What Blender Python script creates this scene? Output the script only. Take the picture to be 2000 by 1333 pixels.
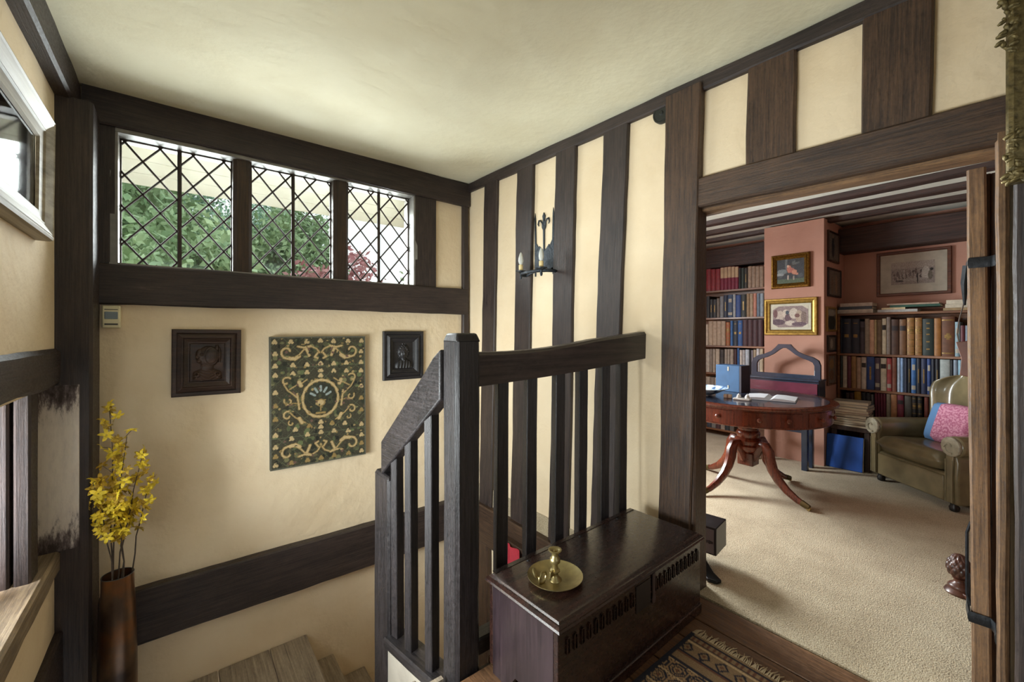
import bpy, math, random
import numpy as np
from mathutils import Matrix, Vector, Euler
for o in list(bpy.data.objects): bpy.data.objects.remove(o)
S = bpy.context.scene
COL = S.collection
random.seed(7)

# ------------------------------------------------------------------ camera, sky, daylight, exposure
F = 824.0
CS, SN = 0.6195, 0.7850          # camera yaw: X axis runs along the window wall, Y along the timber-framed wall
CAMZ = 1.30
cam = bpy.data.objects.new('camera', bpy.data.cameras.new('camera'))
COL.objects.link(cam)
cam.data.sensor_width = 36.0
cam.data.lens = F / 2000.0 * 36.0
cam.data.shift_y = -16.5 / 2000.0
cam.data.clip_start = 0.02
cam.location = (0, 0, CAMZ)
cam.rotation_euler = (math.pi / 2, 0, -math.atan2(CS, SN))
S.camera = cam

W = bpy.data.worlds.new('World'); S.world = W; W.use_nodes = True
wb = W.node_tree.nodes['Background']
wb.inputs[0].default_value = (0.93, 0.97, 1.0, 1)
wb.inputs[1].default_value = 1.35

def area(name, loc, aim, sx, sy, power, col):
    l = bpy.data.lights.new(name, 'AREA'); l.shape = 'RECTANGLE'
    l.size = sx; l.size_y = sy; l.energy = power; l.color = col
    o = bpy.data.objects.new(name, l); COL.objects.link(o)
    o.location = loc
    o.rotation_euler = (Vector(aim) - Vector(loc)).to_track_quat('-Z', 'Y').to_euler()
    return o
# daylight by the windows the place has: the low window in the wall beside us (its end jambs, sill and the
# shadows it throws show it), the leaded window in view, and the library window that lights the carpet
area('window_left_offscreen', (-0.80, 1.78, 0.67), (2.0, 2.0, 0.95), 1.55, 0.74, 118, (0.95, 0.97, 1.0))
area('daylight_leaded_window', (0.62, 3.46, 2.02), (0.62, 1.0, 2.02), 1.7, 0.62, 62, (0.97, 0.99, 1.0))
area('window_library_offscreen', (3.02, 3.42, 1.35), (2.95, 0.6, 0.1), 0.8, 0.95, 165, (0.95, 0.98, 1.0))

S.view_settings.view_transform = 'Standard'
S.view_settings.look = 'None'
S.view_settings.exposure = 0.2
S.view_settings.gamma = 1.0
S.view_settings.use_curve_mapping = False

# ------------------------------------------------------------------ measuring helpers (photo pixel -> point on a real plane)
def rdir(u):
    r = (u - 1000.0) / F
    return SN * r + CS, SN - CS * r
def onX(u, v, X):
    a, b = rdir(u); t = X / a
    return Vector((X, b * t, CAMZ + (650.0 - v) / F * t))
def onY(u, v, Y):
    a, b = rdir(u); t = Y / b
    return Vector((a * t, Y, CAMZ + (650.0 - v) / F * t))
def onZ(u, v, z):
    a, b = rdir(u); t = (CAMZ - z) * F / (v - 650.0)
    return Vector((a * t, b * t, z))

# ------------------------------------------------------------------ materials
def lin(h):
    h = h.lstrip('#'); c = [int(h[i:i + 2], 16) / 255 for i in (0, 2, 4)]
    return tuple(x / 12.92 if x <= 0.04045 else ((x + 0.055) / 1.055) ** 2.4 for x in c) + (1,)
MATS = {}
def newmat(name):
    m = bpy.data.materials.new(name); m.use_nodes = True
    nt = m.node_tree; b = nt.nodes['Principled BSDF']
    return m, nt, b
def N(nt, kind, **kw):
    n = nt.nodes.new(kind)
    for k, v in kw.items():
        if k in n.inputs: n.inputs[k].default_value = v
        else: setattr(n, k, v)
    return n
def ramp(nt, fac, stops):
    r = nt.nodes.new('ShaderNodeValToRGB')
    while len(r.color_ramp.elements) < len(stops): r.color_ramp.elements.new(0.5)
    for e, (p, c) in zip(r.color_ramp.elements, stops): e.position = p; e.color = c
    nt.links.new(fac, r.inputs[0]); return r.outputs[0]
def coords(nt, scale, rnd=True):
    tc = nt.nodes.new('ShaderNodeTexCoord')
    mp = nt.nodes.new('ShaderNodeMapping'); mp.inputs['Scale'].default_value = scale
    if rnd:
        oi = nt.nodes.new('ShaderNodeObjectInfo')
        mu = nt.nodes.new('ShaderNodeVectorMath'); mu.operation = 'SCALE'
        cb = nt.nodes.new('ShaderNodeCombineXYZ')
        for i in range(3): nt.links.new(oi.outputs['Random'], cb.inputs[i])
        nt.links.new(cb.outputs[0], mu.inputs[0]); mu.inputs['Scale'].default_value = 13.7
        ad = nt.nodes.new('ShaderNodeVectorMath')
        nt.links.new(tc.outputs['Object'], ad.inputs[0]); nt.links.new(mu.outputs[0], ad.inputs[1])
        nt.links.new(ad.outputs[0], mp.inputs['Vector'])
    else:
        nt.links.new(tc.outputs['Object'], mp.inputs['Vector'])
    return mp.outputs[0]
def bump(nt, b, fac, strength, dist=0.01):
    bp = nt.nodes.new('ShaderNodeBump'); bp.inputs['Strength'].default_value = strength
    bp.inputs['Distance'].default_value = dist
    nt.links.new(fac, bp.inputs['Height']); nt.links.new(bp.outputs[0], b.inputs['Normal'])
def plain(name, hexc, rough=0.5, metal=0.0, coat=0.0, var=0.12, vscale=14, bmp=0.0, sheen=0.0):
    """one colour with a little natural mottling"""
    if name in MATS: return MATS[name]
    m, nt, b = newmat(name)
    c = lin(hexc)
    b.inputs['Roughness'].default_value = rough; b.inputs['Metallic'].default_value = metal
    b.inputs['Coat Weight'].default_value = coat
    b.inputs['Sheen Weight'].default_value = sheen
    v = coords(nt, (vscale,) * 3)
    n = N(nt, 'ShaderNodeTexNoise', Scale=1.0, Detail=5.0); nt.links.new(v, n.inputs['Vector'])
    k1, k2 = 1 - var, 1 + var
    col = ramp(nt, n.outputs[0], [(0.3, tuple(x * k1 for x in c[:3]) + (1,)), (0.7, tuple(min(1, x * k2) for x in c[:3]) + (1,))])
    nt.links.new(col, b.inputs['Base Color'])
    if bmp: bump(nt, b, n.outputs[0], bmp)
    MATS[name] = m; return m
def wood(name, c1, c2, rough=0.5, axis=2, fine=60, bmp=0.45, coat=0.0, worn=None):
    """grained timber, grain along the object's own axis: streaks, broad tone, open checks"""
    if name in MATS: return MATS[name]
    m, nt, b = newmat(name)
    def noise(k, along, detail, dist=0.0):
        sc = [fine * k] * 3; sc[axis] = fine * k * along
        n = N(nt, 'ShaderNodeTexNoise', Scale=1.0, Detail=detail, Roughness=0.7, Distortion=dist)
        nt.links.new(coords(nt, tuple(sc)), n.inputs['Vector']); return n.outputs[0]
    def math_(op, x, y):
        q = N(nt, 'ShaderNodeMath', operation=op)
        for i, w in enumerate((x, y)):
            if isinstance(w, (int, float)): q.inputs[i].default_value = w
            else: nt.links.new(w, q.inputs[i])
        return q.outputs[0]
    streak = noise(1.0, 0.035, 8.0, 0.15); broad = noise(0.07, 0.35, 3.0); rough_n = noise(0.9, 0.5, 6.0); chk = noise(0.55, 0.02, 3.0, 0.3)
    mixv = math_('ADD', math_('MULTIPLY', streak, 0.50), math_('ADD', math_('MULTIPLY', broad, 0.42 if coat else 0.25), math_('MULTIPLY', rough_n, 0.08 if coat else 0.25)))
    a, c = lin(c1), lin(c2)
    mid = tuple((x + y) / 2 for x, y in zip(a, c))
    stops = [(0.34, tuple(x * 0.45 for x in a[:3]) + (1,)), (0.44, a), (0.52, mid), (0.60, c)]
    if worn: stops.append((0.70, lin(worn)))
    col = ramp(nt, mixv, stops)
    crack = ramp(nt, chk, [(0.27, (.8,) * 3 + (1,) if coat else (.25, .25, .25, 1)), (0.33, (1, 1, 1, 1))])
    mx = N(nt, 'ShaderNodeMix', data_type='RGBA', blend_type='MULTIPLY'); mx.inputs[0].default_value = 1.0
    nt.links.new(col, mx.inputs[6]); nt.links.new(crack, mx.inputs[7]); nt.links.new(mx.outputs[2], b.inputs['Base Color'])
    nt.links.new(ramp(nt, rough_n, [(0.35, (rough * (.95 if coat else .75),) * 3 + (1,)), (0.65, (min(1, rough * (1.05 if coat else 1.3)),) * 3 + (1,))]), b.inputs['Roughness'])
    b.inputs['Coat Weight'].default_value = coat
    b.inputs['Coat Roughness'].default_value = 0.25
    if bmp: bump(nt, b, math_('ADD', mixv, math_('MULTIPLY', chk, 0.3)), bmp, 0.002 if coat else 0.008)
    MATS[name] = m; return m
def plaster(name, hexc, hex2, bmp=0.5, rough=0.85):
    if name in MATS: return MATS[name]
    m, nt, b = newmat(name)
    v = coords(nt, (1, 1, 1), False)
    n = N(nt, 'ShaderNodeTexNoise', Scale=2.2, Detail=6.0, Roughness=0.55); nt.links.new(v, n.inputs['Vector'])
    f = N(nt, 'ShaderNodeTexNoise', Scale=26.0, Detail=5.0); nt.links.new(v, f.inputs['Vector'])
    nt.links.new(ramp(nt, n.outputs[0], [(0.32, lin(hex2)), (0.62, lin(hexc))]), b.inputs['Base Color'])
    ad = N(nt, 'ShaderNodeMath', operation='MULTIPLY_ADD'); nt.links.new(f.outputs[0], ad.inputs[0]); ad.inputs[1].default_value = 0.12
    nt.links.new(n.outputs[0], ad.inputs[2])
    bump(nt, b, ad.outputs[0], bmp, 0.05)
    b.inputs['Roughness'].default_value = rough
    MATS[name] = m; return m
def painted(name, rough=0.7, bmp=0.0):
    """colour stored on the mesh (flat print, woven pattern)"""
    if name in MATS: return MATS[name]
    m, nt, b = newmat(name)
    a = N(nt, 'ShaderNodeAttribute', attribute_name='Col')
    v = coords(nt, (160, 160, 160), False)
    n = N(nt, 'ShaderNodeTexNoise', Scale=1.0, Detail=3.0); nt.links.new(v, n.inputs['Vector'])
    mx = N(nt, 'ShaderNodeMix', data_type='RGBA', blend_type='MULTIPLY'); mx.inputs[0].default_value = 0.5
    nt.links.new(a.outputs['Color'], mx.inputs[6])
    nt.links.new(ramp(nt, n.outputs[0], [(0.3, (.55, .55, .55, 1)), (0.65, (1.25, 1.25, 1.25, 1))]), mx.inputs[7])
    nt.links.new(mx.outputs[2], b.inputs['Base Color'])
    b.inputs['Roughness'].default_value = rough
    if bmp: bump(nt, b, n.outputs[0], bmp, 0.004)
    MATS[name] = m; return m
def glassmat():
    m, nt, b = newmat('window_glass')
    out = nt.nodes['Material Output']; nt.nodes.remove(b)
    t = N(nt, 'ShaderNodeBsdfTransparent'); t.inputs[0].default_value = (0.95, 0.98, 0.97, 1)
    g = N(nt, 'ShaderNodeBsdfGlossy'); g.inputs['Roughness'].default_value = 0.06
    fr = N(nt, 'ShaderNodeFresnel', IOR=1.45)
    mx = N(nt, 'ShaderNodeMixShader')
    nt.links.new(fr.outputs[0], mx.inputs[0]); nt.links.new(t.outputs[0], mx.inputs[1]); nt.links.new(g.outputs[0], mx.inputs[2])
    nt.links.new(mx.outputs[0], out.inputs[0]); return m
GLASS = glassmat()
OAK = wood('dark_oak', '#2a2221', '#453833', 0.5, worn='#6a5d55', fine=130)
OAKB = wood('brown_oak', '#35261e', '#59412f', 0.5, worn='#7d6652', fine=130)
OAKL = wood('light_oak', '#5b432f', '#8f6d4c', 0.6, fine=130)
RAILW = wood('blackened_oak', '#1c191a', '#332d2e', 0.4, worn='#57534f', fine=130)
TREAD = wood('worn_grey_oak', '#85786a', '#b3a38e', 0.7, axis=1, worn='#d2c6b2', fine=90)
MAHOG = wood('mahogany', '#4a1e12', '#7d3a22', 0.28, coat=0.4, bmp=0.05, fine=50)
PLAS = plaster('cream_plaster', '#ecd8b8', '#e4cdaa')
CEILP = plaster('ceiling_plaster', '#f1ebcf', '#e9e1c2', 0.35)
WHITEP = plaster('white_plaster', '#e0e3d8', '#d5d8cc', 0.3)
PINK = plaster('terracotta_plaster', '#b98e7c', '#ae8270', 0.25)
IRON = plain('black_iron', '#26282c', 0.5, 0.6, bmp=0.2, var=0.3, vscale=60)
BRASS = plain('aged_brass', '#a8986a', 0.36, 0.85, var=0.25, vscale=30)
GILT = plain('gilt', '#6f6240', 0.5, 0.6, var=0.5, vscale=60, bmp=0.3)
LEAD = plain('lead', '#3b2f28', 0.6, 0.2, var=0.3)
CREAMPL = plain('cream_plastic', '#e4d9b4', 0.4)
PAPER = plain('paper', '#d9cfba', 0.8)

# ------------------------------------------------------------------ object helpers
def wm(o):
    m = o.matrix_basis.copy()
    while o.parent: o = o.parent; m = o.matrix_basis @ m
    return m
def place(o, M, parent):
    if parent is not None:
        o.parent = parent; o.matrix_basis = wm(parent).inverted() @ M
    else: o.matrix_basis = M
def tag(o, label=None, cat=None, group=None, kind=None):
    if label: o['label'] = label
    if cat: o['category'] = cat
    if group: o['group'] = group
    if kind: o['kind'] = kind
    return o
def thing(name, label, cat, loc=(0, 0, 0), rz=0.0, group=None, M=None):
    o = bpy.data.objects.new(name, None); COL.objects.link(o); o.empty_display_size = 0.05
    o.matrix_basis = M if M is not None else Matrix.Translation(loc) @ Matrix.Rotation(rz, 4, 'Z')
    return tag(o, label, cat, group)
class MB:
    def __init__(s): s.v = []; s.f = []; s.m = []; s.cur = 0
    def add(s, vs, fs):
        b = len(s.v); s.v += [tuple(x) for x in vs]
        for f in fs: s.f.append([b + i for i in f]); s.m.append(s.cur)
        return s
    def box(s, x0, x1, y0, y1, z0, z1, T=None):
        vs = [Vector((x, y, z)) for x in (x0, x1) for y in (y0, y1) for z in (z0, z1)]
        if T is not None: vs = [T @ v for v in vs]
        return s.add(vs, [(0, 1, 3, 2), (4, 6, 7, 5), (0, 4, 5, 1), (2, 3, 7, 6), (0, 2, 6, 4), (1, 5, 7, 3)])
    def prism(s, poly, d0, d1, T=None):
        """polygon in local xy, extruded along local z from d0 to d1"""
        n = len(poly)
        vs = [Vector((x, y, d0)) for x, y in poly] + [Vector((x, y, d1)) for x, y in poly]
        if T is not None: vs = [T @ v for v in vs]
        return s.add(vs, [tuple(range(n - 1, -1, -1)), tuple(range(n, 2 * n))] + [(i, (i + 1) % n, n + (i + 1) % n, n + i) for i in range(n)])
    def ringprism(s, outer, inner, d0, d1, T=None):
        n = len(outer)
        vs = [Vector((x, y, d)) for d in (d0, d1) for P in (outer, inner) for x, y in P]
        if T is not None: vs = [T @ v for v in vs]
        fs = []
        for i in range(n):
            j = (i + 1) % n
            fs += [(i, n + i, n + j, j), (2 * n + i, 2 * n + j, 3 * n + j, 3 * n + i), (i, j, 2 * n + j, 2 * n + i), (n + i, 3 * n + i, 3 * n + j, n + j)]
        return s.add(vs, fs)
    def lathe(s, prof, n=24, T=None, cap=True):
        vs = []; fs = []
        for r, z in prof:
            for i in range(n):
                a = 2 * math.pi * i / n; vs.append(Vector((r * math.cos(a), r * math.sin(a), z)))
        for k in range(len(prof) - 1):
            for i in range(n):
                j = (i + 1) % n; fs.append((k * n + i, k * n + j, (k + 1) * n + j, (k + 1) * n + i))
        if cap:
            fs.append(tuple(range(n - 1, -1, -1))); fs.append(tuple((len(prof) - 1) * n + i for i in range(n)))
        if T is not None: vs = [T @ v for v in vs]
        return s.add(vs, fs)
    def tube(s, pts, rad, n=8, flat=1.0, up=(0, 0, 1)):
        """swept section along pts (rad may be a list); flat squeezes it along the second axis"""
        pts = [Vector(p) for p in pts]
        if not isinstance(rad, (list, tuple)): rad = [rad] * len(pts)
        vs = []; fs = []
        for k, p in enumerate(pts):
            d = (pts[min(k + 1, len(pts) - 1)] - pts[max(k - 1, 0)]).normalized()
            u = Vector(up)
            if abs(d.dot(u)) > 0.95: u = Vector((1, 0, 0)) if abs(d.x) < 0.9 else Vector((0, 1, 0))
            a = d.cross(u).normalized(); c = a.cross(d).normalized()
            for i in range(n):
                t = 2 * math.pi * (i + 0.5) / n
                vs.append(p + a * (rad[k] * math.cos(t)) + c * (rad[k] * flat * math.sin(t)))
        for k in range(len(pts) - 1):
            for i in range(n):
                j = (i + 1) % n; fs.append((k * n + i, k * n + j, (k + 1) * n + j, (k + 1) * n + i))
        fs.append(tuple(range(n - 1, -1, -1))); fs.append(tuple((len(pts) - 1) * n + i for i in range(n)))
        return s.add(vs, fs)
    def frame(s, w, h, prof):
        """mitred frame: prof = (inset from the outer edge, height above the wall); local x,y in the wall, z out"""
        vs = []
        for i, z in prof:
            a, b = w / 2 - i, h / 2 - i
            vs += [Vector((-a, -b, z)), Vector((a, -b, z)), Vector((a, b, z)), Vector((-a, b, z))]
        fs = []
        for k in range(len(prof) - 1):
            for c in range(4):
                d = (c + 1) % 4; fs.append((k * 4 + c, k * 4 + d, k * 4 + 4 + d, k * 4 + 4 + c))
        return s.add(vs, fs)
    def build(s, name, mat, parent=None, M=None, bev=0.0, seg=2, smooth=False, ang=0.7):
        if M is None: M = wm(parent) if parent is not None else Matrix()
        me = bpy.data.meshes.new(name); me.from_pydata(s.v, [], s.f)
        mats = mat if isinstance(mat, (list, tuple)) else [mat]
        for m in mats: me.materials.append(m)
        if len(mats) > 1: me.polygons.foreach_set('material_index', s.m)
        if smooth or bev:
            me.polygons.foreach_set('use_smooth', [True] * len(me.polygons))
            me.set_sharp_from_angle(angle=ang)
        me.update()
        o = bpy.data.objects.new(name, me); COL.objects.link(o)
        place(o, M, parent)
        if bev:
            b = o.modifiers.new('bevel', 'BEVEL'); b.width = bev; b.segments = seg; b.limit_method = 'ANGLE'
            b.angle_limit = 0.6
        return o
def B(name, mat, x0, x1, y0, y1, z0, z1, parent=None, bev=0.0, seg=2):
    """a box given in the parent's own coordinates (world when it has none), origin at its base centre"""
    c = Matrix.Translation(((x0 + x1) / 2, (y0 + y1) / 2, z0))
    M = (wm(parent) if parent is not None else Matrix()) @ c
    a, b = (x1 - x0) / 2, (y1 - y0) / 2
    return MB().box(-a, a, -b, b, 0, z1 - z0).build(name, mat, parent, M, bev, seg)
def struct(o, **k): return tag(o, kind='structure', **k)
def copyo(o, parent, M):
    c = o.copy(); COL.objects.link(c); place(c, M, parent); return c
def timber(name, p0, p1, w, d, face, mat=OAK, parent=None, wob=0.004, ch=0.008, step=0.12, bow=0.0):
    """hewn timber from p0 to p1: w across, d deep along `face`; worn chamfers, edges that wander"""
    p0, p1 = Vector(p0), Vector(p1); L = (p1 - p0).length
    z = (p1 - p0).normalized(); y = Vector(face); y = (y - z * y.dot(z)).normalized(); x = y.cross(z)
    M = Matrix((x, y, z)).transposed().to_4x4(); M.translation = p0
    n = max(2, int(L / step)); vs = []; fs = []
    a, b = w / 2, d / 2
    base = [(-a + ch, -b), (a - ch, -b), (a, -b + ch), (a, b - ch), (a - ch, b), (-a + ch, b), (-a, b - ch), (-a, -b + ch)]
    ox = oy = 0.0; offs = [0.0] * 4
    for k in range(n + 1):
        offs = [0.75 * q + random.uniform(-wob, wob) * 0.6 for q in offs]
        bw = bow * math.sin(math.pi * k / n)
        for i, (px, py) in enumerate(base):
            e = offs[((i + 1) // 2) % 4]
            sx, sy = (1 if px > 0 else -1), (1 if py > 0 else -1)
            vs.append((px + sx * e + bw, py + (e * 0.5 if sy > 0 else 0) * sy, L * k / n))
    for k in range(n):
        for i in range(8):
            j = (i + 1) % 8; fs.append((k * 8 + i, k * 8 + j, (k + 1) * 8 + j, (k + 1) * 8 + i))
    fs.append(tuple(range(7, -1, -1))); fs.append(tuple(n * 8 + i for i in range(8)))
    return MB().add(vs, fs).build(name, mat, parent, M, smooth=True, ang=0.5)
def basis(x, y, z, p):
    M = Matrix((Vector(x), Vector(y), Vector(z))).transposed().to_4x4(); M.translation = p; return M
def wallM(kind, p):
    """x right, y up, z out of the wall"""
    if kind == 'back': return basis((1, 0, 0), (0, 0, 1), (0, -1, 0), p)      # a wall facing -Y
    if kind == 'right': return basis((0, -1, 0), (0, 0, 1), (-1, 0, 0), p)    # a wall facing -X
    if kind == 'left': return basis((0, 1, 0), (0, 0, 1), (1, 0, 0), p)       # a wall facing +X
def grid(name, mat, w, h, nx, ny, zf, cf, parent, M, smooth=True):
    """height field / printed sheet: zf(U,V)->height, cf(U,V)->rgb; U to the right 0..1, V down 0..1"""
    u = np.linspace(0, 1, nx + 1); v = np.linspace(0, 1, ny + 1)
    U, V = np.meshgrid(u, v)
    Z = zf(U, V) if zf else np.zeros_like(U)
    co = np.stack([(U - .5) * w, (.5 - V) * h, Z], -1).reshape(-1, 3)
    i = np.arange(nx)[None, :] + (nx + 1) * np.arange(ny)[:, None]
    fa = np.stack([i + nx + 1, i + nx + 2, i + 1, i], -1).reshape(-1, 4)
    me = bpy.data.meshes.new(name); me.from_pydata(co.tolist(), [], fa.tolist())
    if cf is not None:
        c = np.clip(cf(U, V), 0, 1).reshape(-1, 3)
        c = np.where(c <= .04045, c / 12.92, ((c + .055) / 1.055) ** 2.4)
        at = me.color_attributes.new('Col', 'FLOAT_COLOR', 'POINT')
        at.data.foreach_set('color', np.concatenate([c, np.ones((len(c), 1))], 1).astype('f').ravel())
    me.materials.append(mat)
    if smooth: me.polygons.foreach_set('use_smooth', [True] * len(me.polygons))
    o = bpy.data.objects.new(name, me); COL.objects.link(o); place(o, M, parent); return o
def h2(h): h = h.lstrip('#'); return np.array([int(h[i:i + 2], 16) / 255 for i in (0, 2, 4)])
def sheet(name, mat, w, h, nx, ny, cf, parent, M): return grid(name, mat, w, h, nx, ny, None, cf, parent, M, False)
# ================================================================== THE SETTING
XW = 2.03        # plaster face of the timber-framed wall
XF = 2.005       # face of its timbers
YB = 3.20        # plaster face of the window wall
YF = 3.17
XL = -0.47       # plaster face of the wall on the other side of the stair
LIBX = 5.55      # far wall of the library
def cz(y): return 2.545 + 0.026 * (y - 0.4)

# --- landing floor, planks one by one
floor = struct(MB().box(-0.6, 2.02, -1.9, 1.40, -0.20, -0.035).build('floor', OAKB))
FLOORW = wood('floor_oak', '#5a3f2b', '#835f42', 0.45, axis=1, fine=90, worn='#9a7b5a')
px = 2.02
ws = [0.175, 0.15, 0.19, 0.17, 0.2, 0.16, 0.18, 0.19, 0.17, 0.2, 0.18, 0.19, 0.17, 0.16]
for w in ws:
    if px - w < -0.6: break
    B('plank', FLOORW, px - w + 0.003, px - 0.003, -1.85, 1.355 if px < 1.05 else 1.395, -0.034, random.uniform(-0.002, 0.002), floor, 0.004)
    px -= w
# --- window wall
def wallbox(name, mat, boxes):
    mb = MB()
    for b in boxes: mb.box(*b)
    return struct(mb.build(name, mat))
WX0, WX1, WZ0, WZ1 = -0.30, 1.53, 1.665, 2.43
wb_ = wallbox('wall_back', PLAS, [(-0.8, WX0, YB, YB + .2, -2.2, 2.75), (WX1, 2.2, YB, YB + .2, -2.2, 2.75),
    (WX0, WX1, YB, YB + .2, -2.2, WZ0), (WX0, WX1, YB, YB + .2, WZ1, 2.75)])
timber('beam', (-0.405, YF + .05, 2.535), (2.02, YF + .05, 2.515), 0.205, 0.13, (0, -1, 0), OAK, wb_, 0.006)
timber('beam', (-0.36, YF + .05, 1.565), (2.0, YF + .05, 1.572), 0.225, 0.12, (0, -1, 0), OAK, wb_, 0.006)
timber('beam', (-0.34, YF + .03, -0.30), (2.02, YF + .03, -0.295), 0.31, 0.12, (0, -1, 0), OAK, wb_, 0.005)
timber('post', (1.60, YF + .06, 1.68), (1.60, YF + .06, 2.42), 0.20, 0.10, (0, -1, 0), OAK, wb_, 0.003)
timber('post', (1.978, YF + .05, -0.2), (1.985, YF + .05, 2.44), 0.06, 0.11, (0, -1, 0), OAK, wb_, 0.003)
timber('post', (-0.315, YF + .06, 1.68), (-0.315, YF + .06, 2.44), 0.09, 0.10, (0, -1, 0), OAK, wb_, 0.002)

# --- leaded window: frame, mullions, a lattice of lead cames and one pane per diamond
win = struct(MB().box(WX0, WX1, YB - .02, YB + .17, WZ0 - .01, WZ0 + .022).build('window_1', plain('window_paint', '#8f8b86', 0.45, var=0.15)))
FR = plain('window_reveal', '#86827d', 0.4, var=0.2, bmp=0.15)
MULL = wood('mullion_oak', '#2a1d14', '#4a3524', 0.5, fine=120)
B('frame', FR, WX0, WX1, YB - .02, YB + .17, WZ1 - .02, WZ1 + .01, win, 0.003)
B('frame', FR, WX0, WX0 + .035, YB - .02, YB + .17, WZ0 + .02, WZ1 - .02, win, 0.003)
B('frame', FR, WX1 - .035, WX1, YB - .02, YB + .17, WZ0 + .02, WZ1 - .02, win, 0.003)
YG = YB + 0.085
for cx, w in ((0.322, 0.105), (0.934, 0.105)):
    mu = timber('mullion', (cx, YB + .06, WZ0 + .02), (cx, YB + .06, WZ1 - .02), w, 0.12, (0, -1, 0), MULL, win, 0.002, ch=0.02)
def clip(poly, x0, x1, z0, z1):
    for ax, lim, sg in ((0, x0, 1), (0, x1, -1), (1, z0, 1), (1, z1, -1)):
        out = []
        for i in range(len(poly)):
            p, q = poly[i], poly[(i + 1) % len(poly)]
            dp, dq = sg * (p[ax] - lim), sg * (q[ax] - lim)
            if dp >= 0: out.append(p)
            if (dp >= 0) != (dq >= 0):
                t = dp / (dp - dq); out.append((p[0] + t * (q[0] - p[0]), p[1] + t * (q[1] - p[1])))
        poly = out
        if len(poly) < 3: return []
    return poly
def parea(p): return abs(sum(p[i][0] * p[(i + 1) % len(p)][1] - p[(i + 1) % len(p)][0] * p[i][1] for i in range(len(p)))) / 2
DW, DH = 0.157, 0.192
PZ0, PZ1 = WZ0 + .02, WZ1 - .02
for li, (x0, x1) in enumerate(((WX0 + .035, 0.27), (0.374, 0.882), (0.986, WX1 - .035))):
    ox, oz = x0 + (0.02, 0.05, 0.035)[li], PZ0 + (0.04, 0.0, 0.02)[li]
    for i in range(-2, 12):
        for j in range(-2, 14):
            if (i + j) % 2: continue
            c = (ox + i * DW / 2, oz + j * DH / 2)
            p = clip([(c[0] - DW / 2, c[1]), (c[0], c[1] - DH / 2), (c[0] + DW / 2, c[1]), (c[0], c[1] + DH / 2)], x0, x1, PZ0, PZ1)
            if len(p) < 3 or parea(p) < 2e-4: continue
            mx = sum(q[0] for q in p) / len(p); mz = sum(q[1] for q in p) / len(p)
            T = Matrix.Translation((mx, YG, mz)) @ Euler((random.uniform(-.02, .02), 0, random.uniform(-.02, .02))).to_matrix().to_4x4() @ basis((1, 0, 0), (0, 0, 1), (0, -1, 0), (0, 0, 0))
            MB().prism([((q[0] - mx) * .99, (q[1] - mz) * .99) for q in p], -.0012, .0012).build('pane', GLASS, win, T)
    # cames: the two families of diagonals
    for sgn in (1, -1):
        for k in range(-30, 31):
            # x/DW*2 + sgn*z/DH*2 = odd
            s_ = 2 * k + 1
            pts = []
            for xx in (x0, x1):
                zz = oz + (s_ - (xx - ox) / (DW / 2)) * sgn * DH / 2
                pts.append((xx, zz))
            (xa, za), (xb, zb) = pts
            ts = [0, 1]
            for lim in (PZ0, PZ1):
                if abs(zb - za) > 1e-6: ts.append((lim - za) / (zb - za))
            ts = sorted(t for t in ts if -1e-6 <= t <= 1 + 1e-6 and PZ0 - 1e-4 <= za + t * (zb - za) <= PZ1 + 1e-4)
            if len(ts) < 2 or ts[-1] - ts[0] < 0.02: continue
            A = Vector((xa + ts[0] * (xb - xa), YG - .003, za + ts[0] * (zb - za))); Bp = Vector((xa + ts[-1] * (xb - xa), YG - .003, za + ts[-1] * (zb - za)))
            MB().tube([(A - A) , (Bp - A)], 0.0072, 6, 0.8).build('lead_came', LEAD, win, Matrix.Translation(A), smooth=True)
    mid = (x0 + x1) / 2
    MB().tube([(0, 0, 0), (0, 0, PZ1 - PZ0)], 0.0115, 8).build('glazing_bar', LEAD, win, Matrix.Translation((mid, YG - .008, PZ0)), smooth=True)
    for a, b, c, d in ((x0, x0 + .007, PZ0, PZ1), (x1 - .007, x1, PZ0, PZ1)):
        B('lead_came', LEAD, a, b, YG - .006, YG + .006, c, d, win)
    for a, b in ((PZ0, PZ0 + .006), (PZ1 - .006, PZ1)):
        B('lead_came', LEAD, x0, x1, YG - .006, YG + .006, a, b, win)

# --- wall beside the stair, with its own low window beside us
wl = wallbox('wall_left', PLAS, [(XL - .3, XL, -1.9, 3.25, 1.05, 2.75), (XL - .3, XL, -1.9, 0.96, .18, 1.05),
    (XL - .3, XL, -1.9, 3.25, -2.2, .18), (XL - .3, XL - .12, 2.70, 3.25, .18, 1.05)])
timber('beam', (-.485, -1.85, 2.53), (-.485, 3.17, 2.535), 0.175, 0.15, (1, 0, 0), OAK, wl, 0.006, ch=0.012)
timber('beam', (-.500, -1.85, 1.18), (-.500, 2.96, 1.13), 0.175, 0.10, (1, 0, 0), OAK, wl, 0.006, ch=0.018)
timber('sill', (XL - .07, -1.0, 0.185), (XL - .07, 2.96, 0.195), 0.10, 0.175, (1, 0, 0), wood('limed_lit_sill', '#6a5b4c', '#a08d74', 0.5, worn='#c9b99e', fine=110), wl, 0.006, ch=0.012)  # limed wood made paler, standing in for window light on the sill
timber('beam', (XL - .02, 0.9, -0.28), (XL - .02, 2.96, -0.29), 0.30, 0.10, (1, 0, 0), OAK, wl, 0.005)
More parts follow.
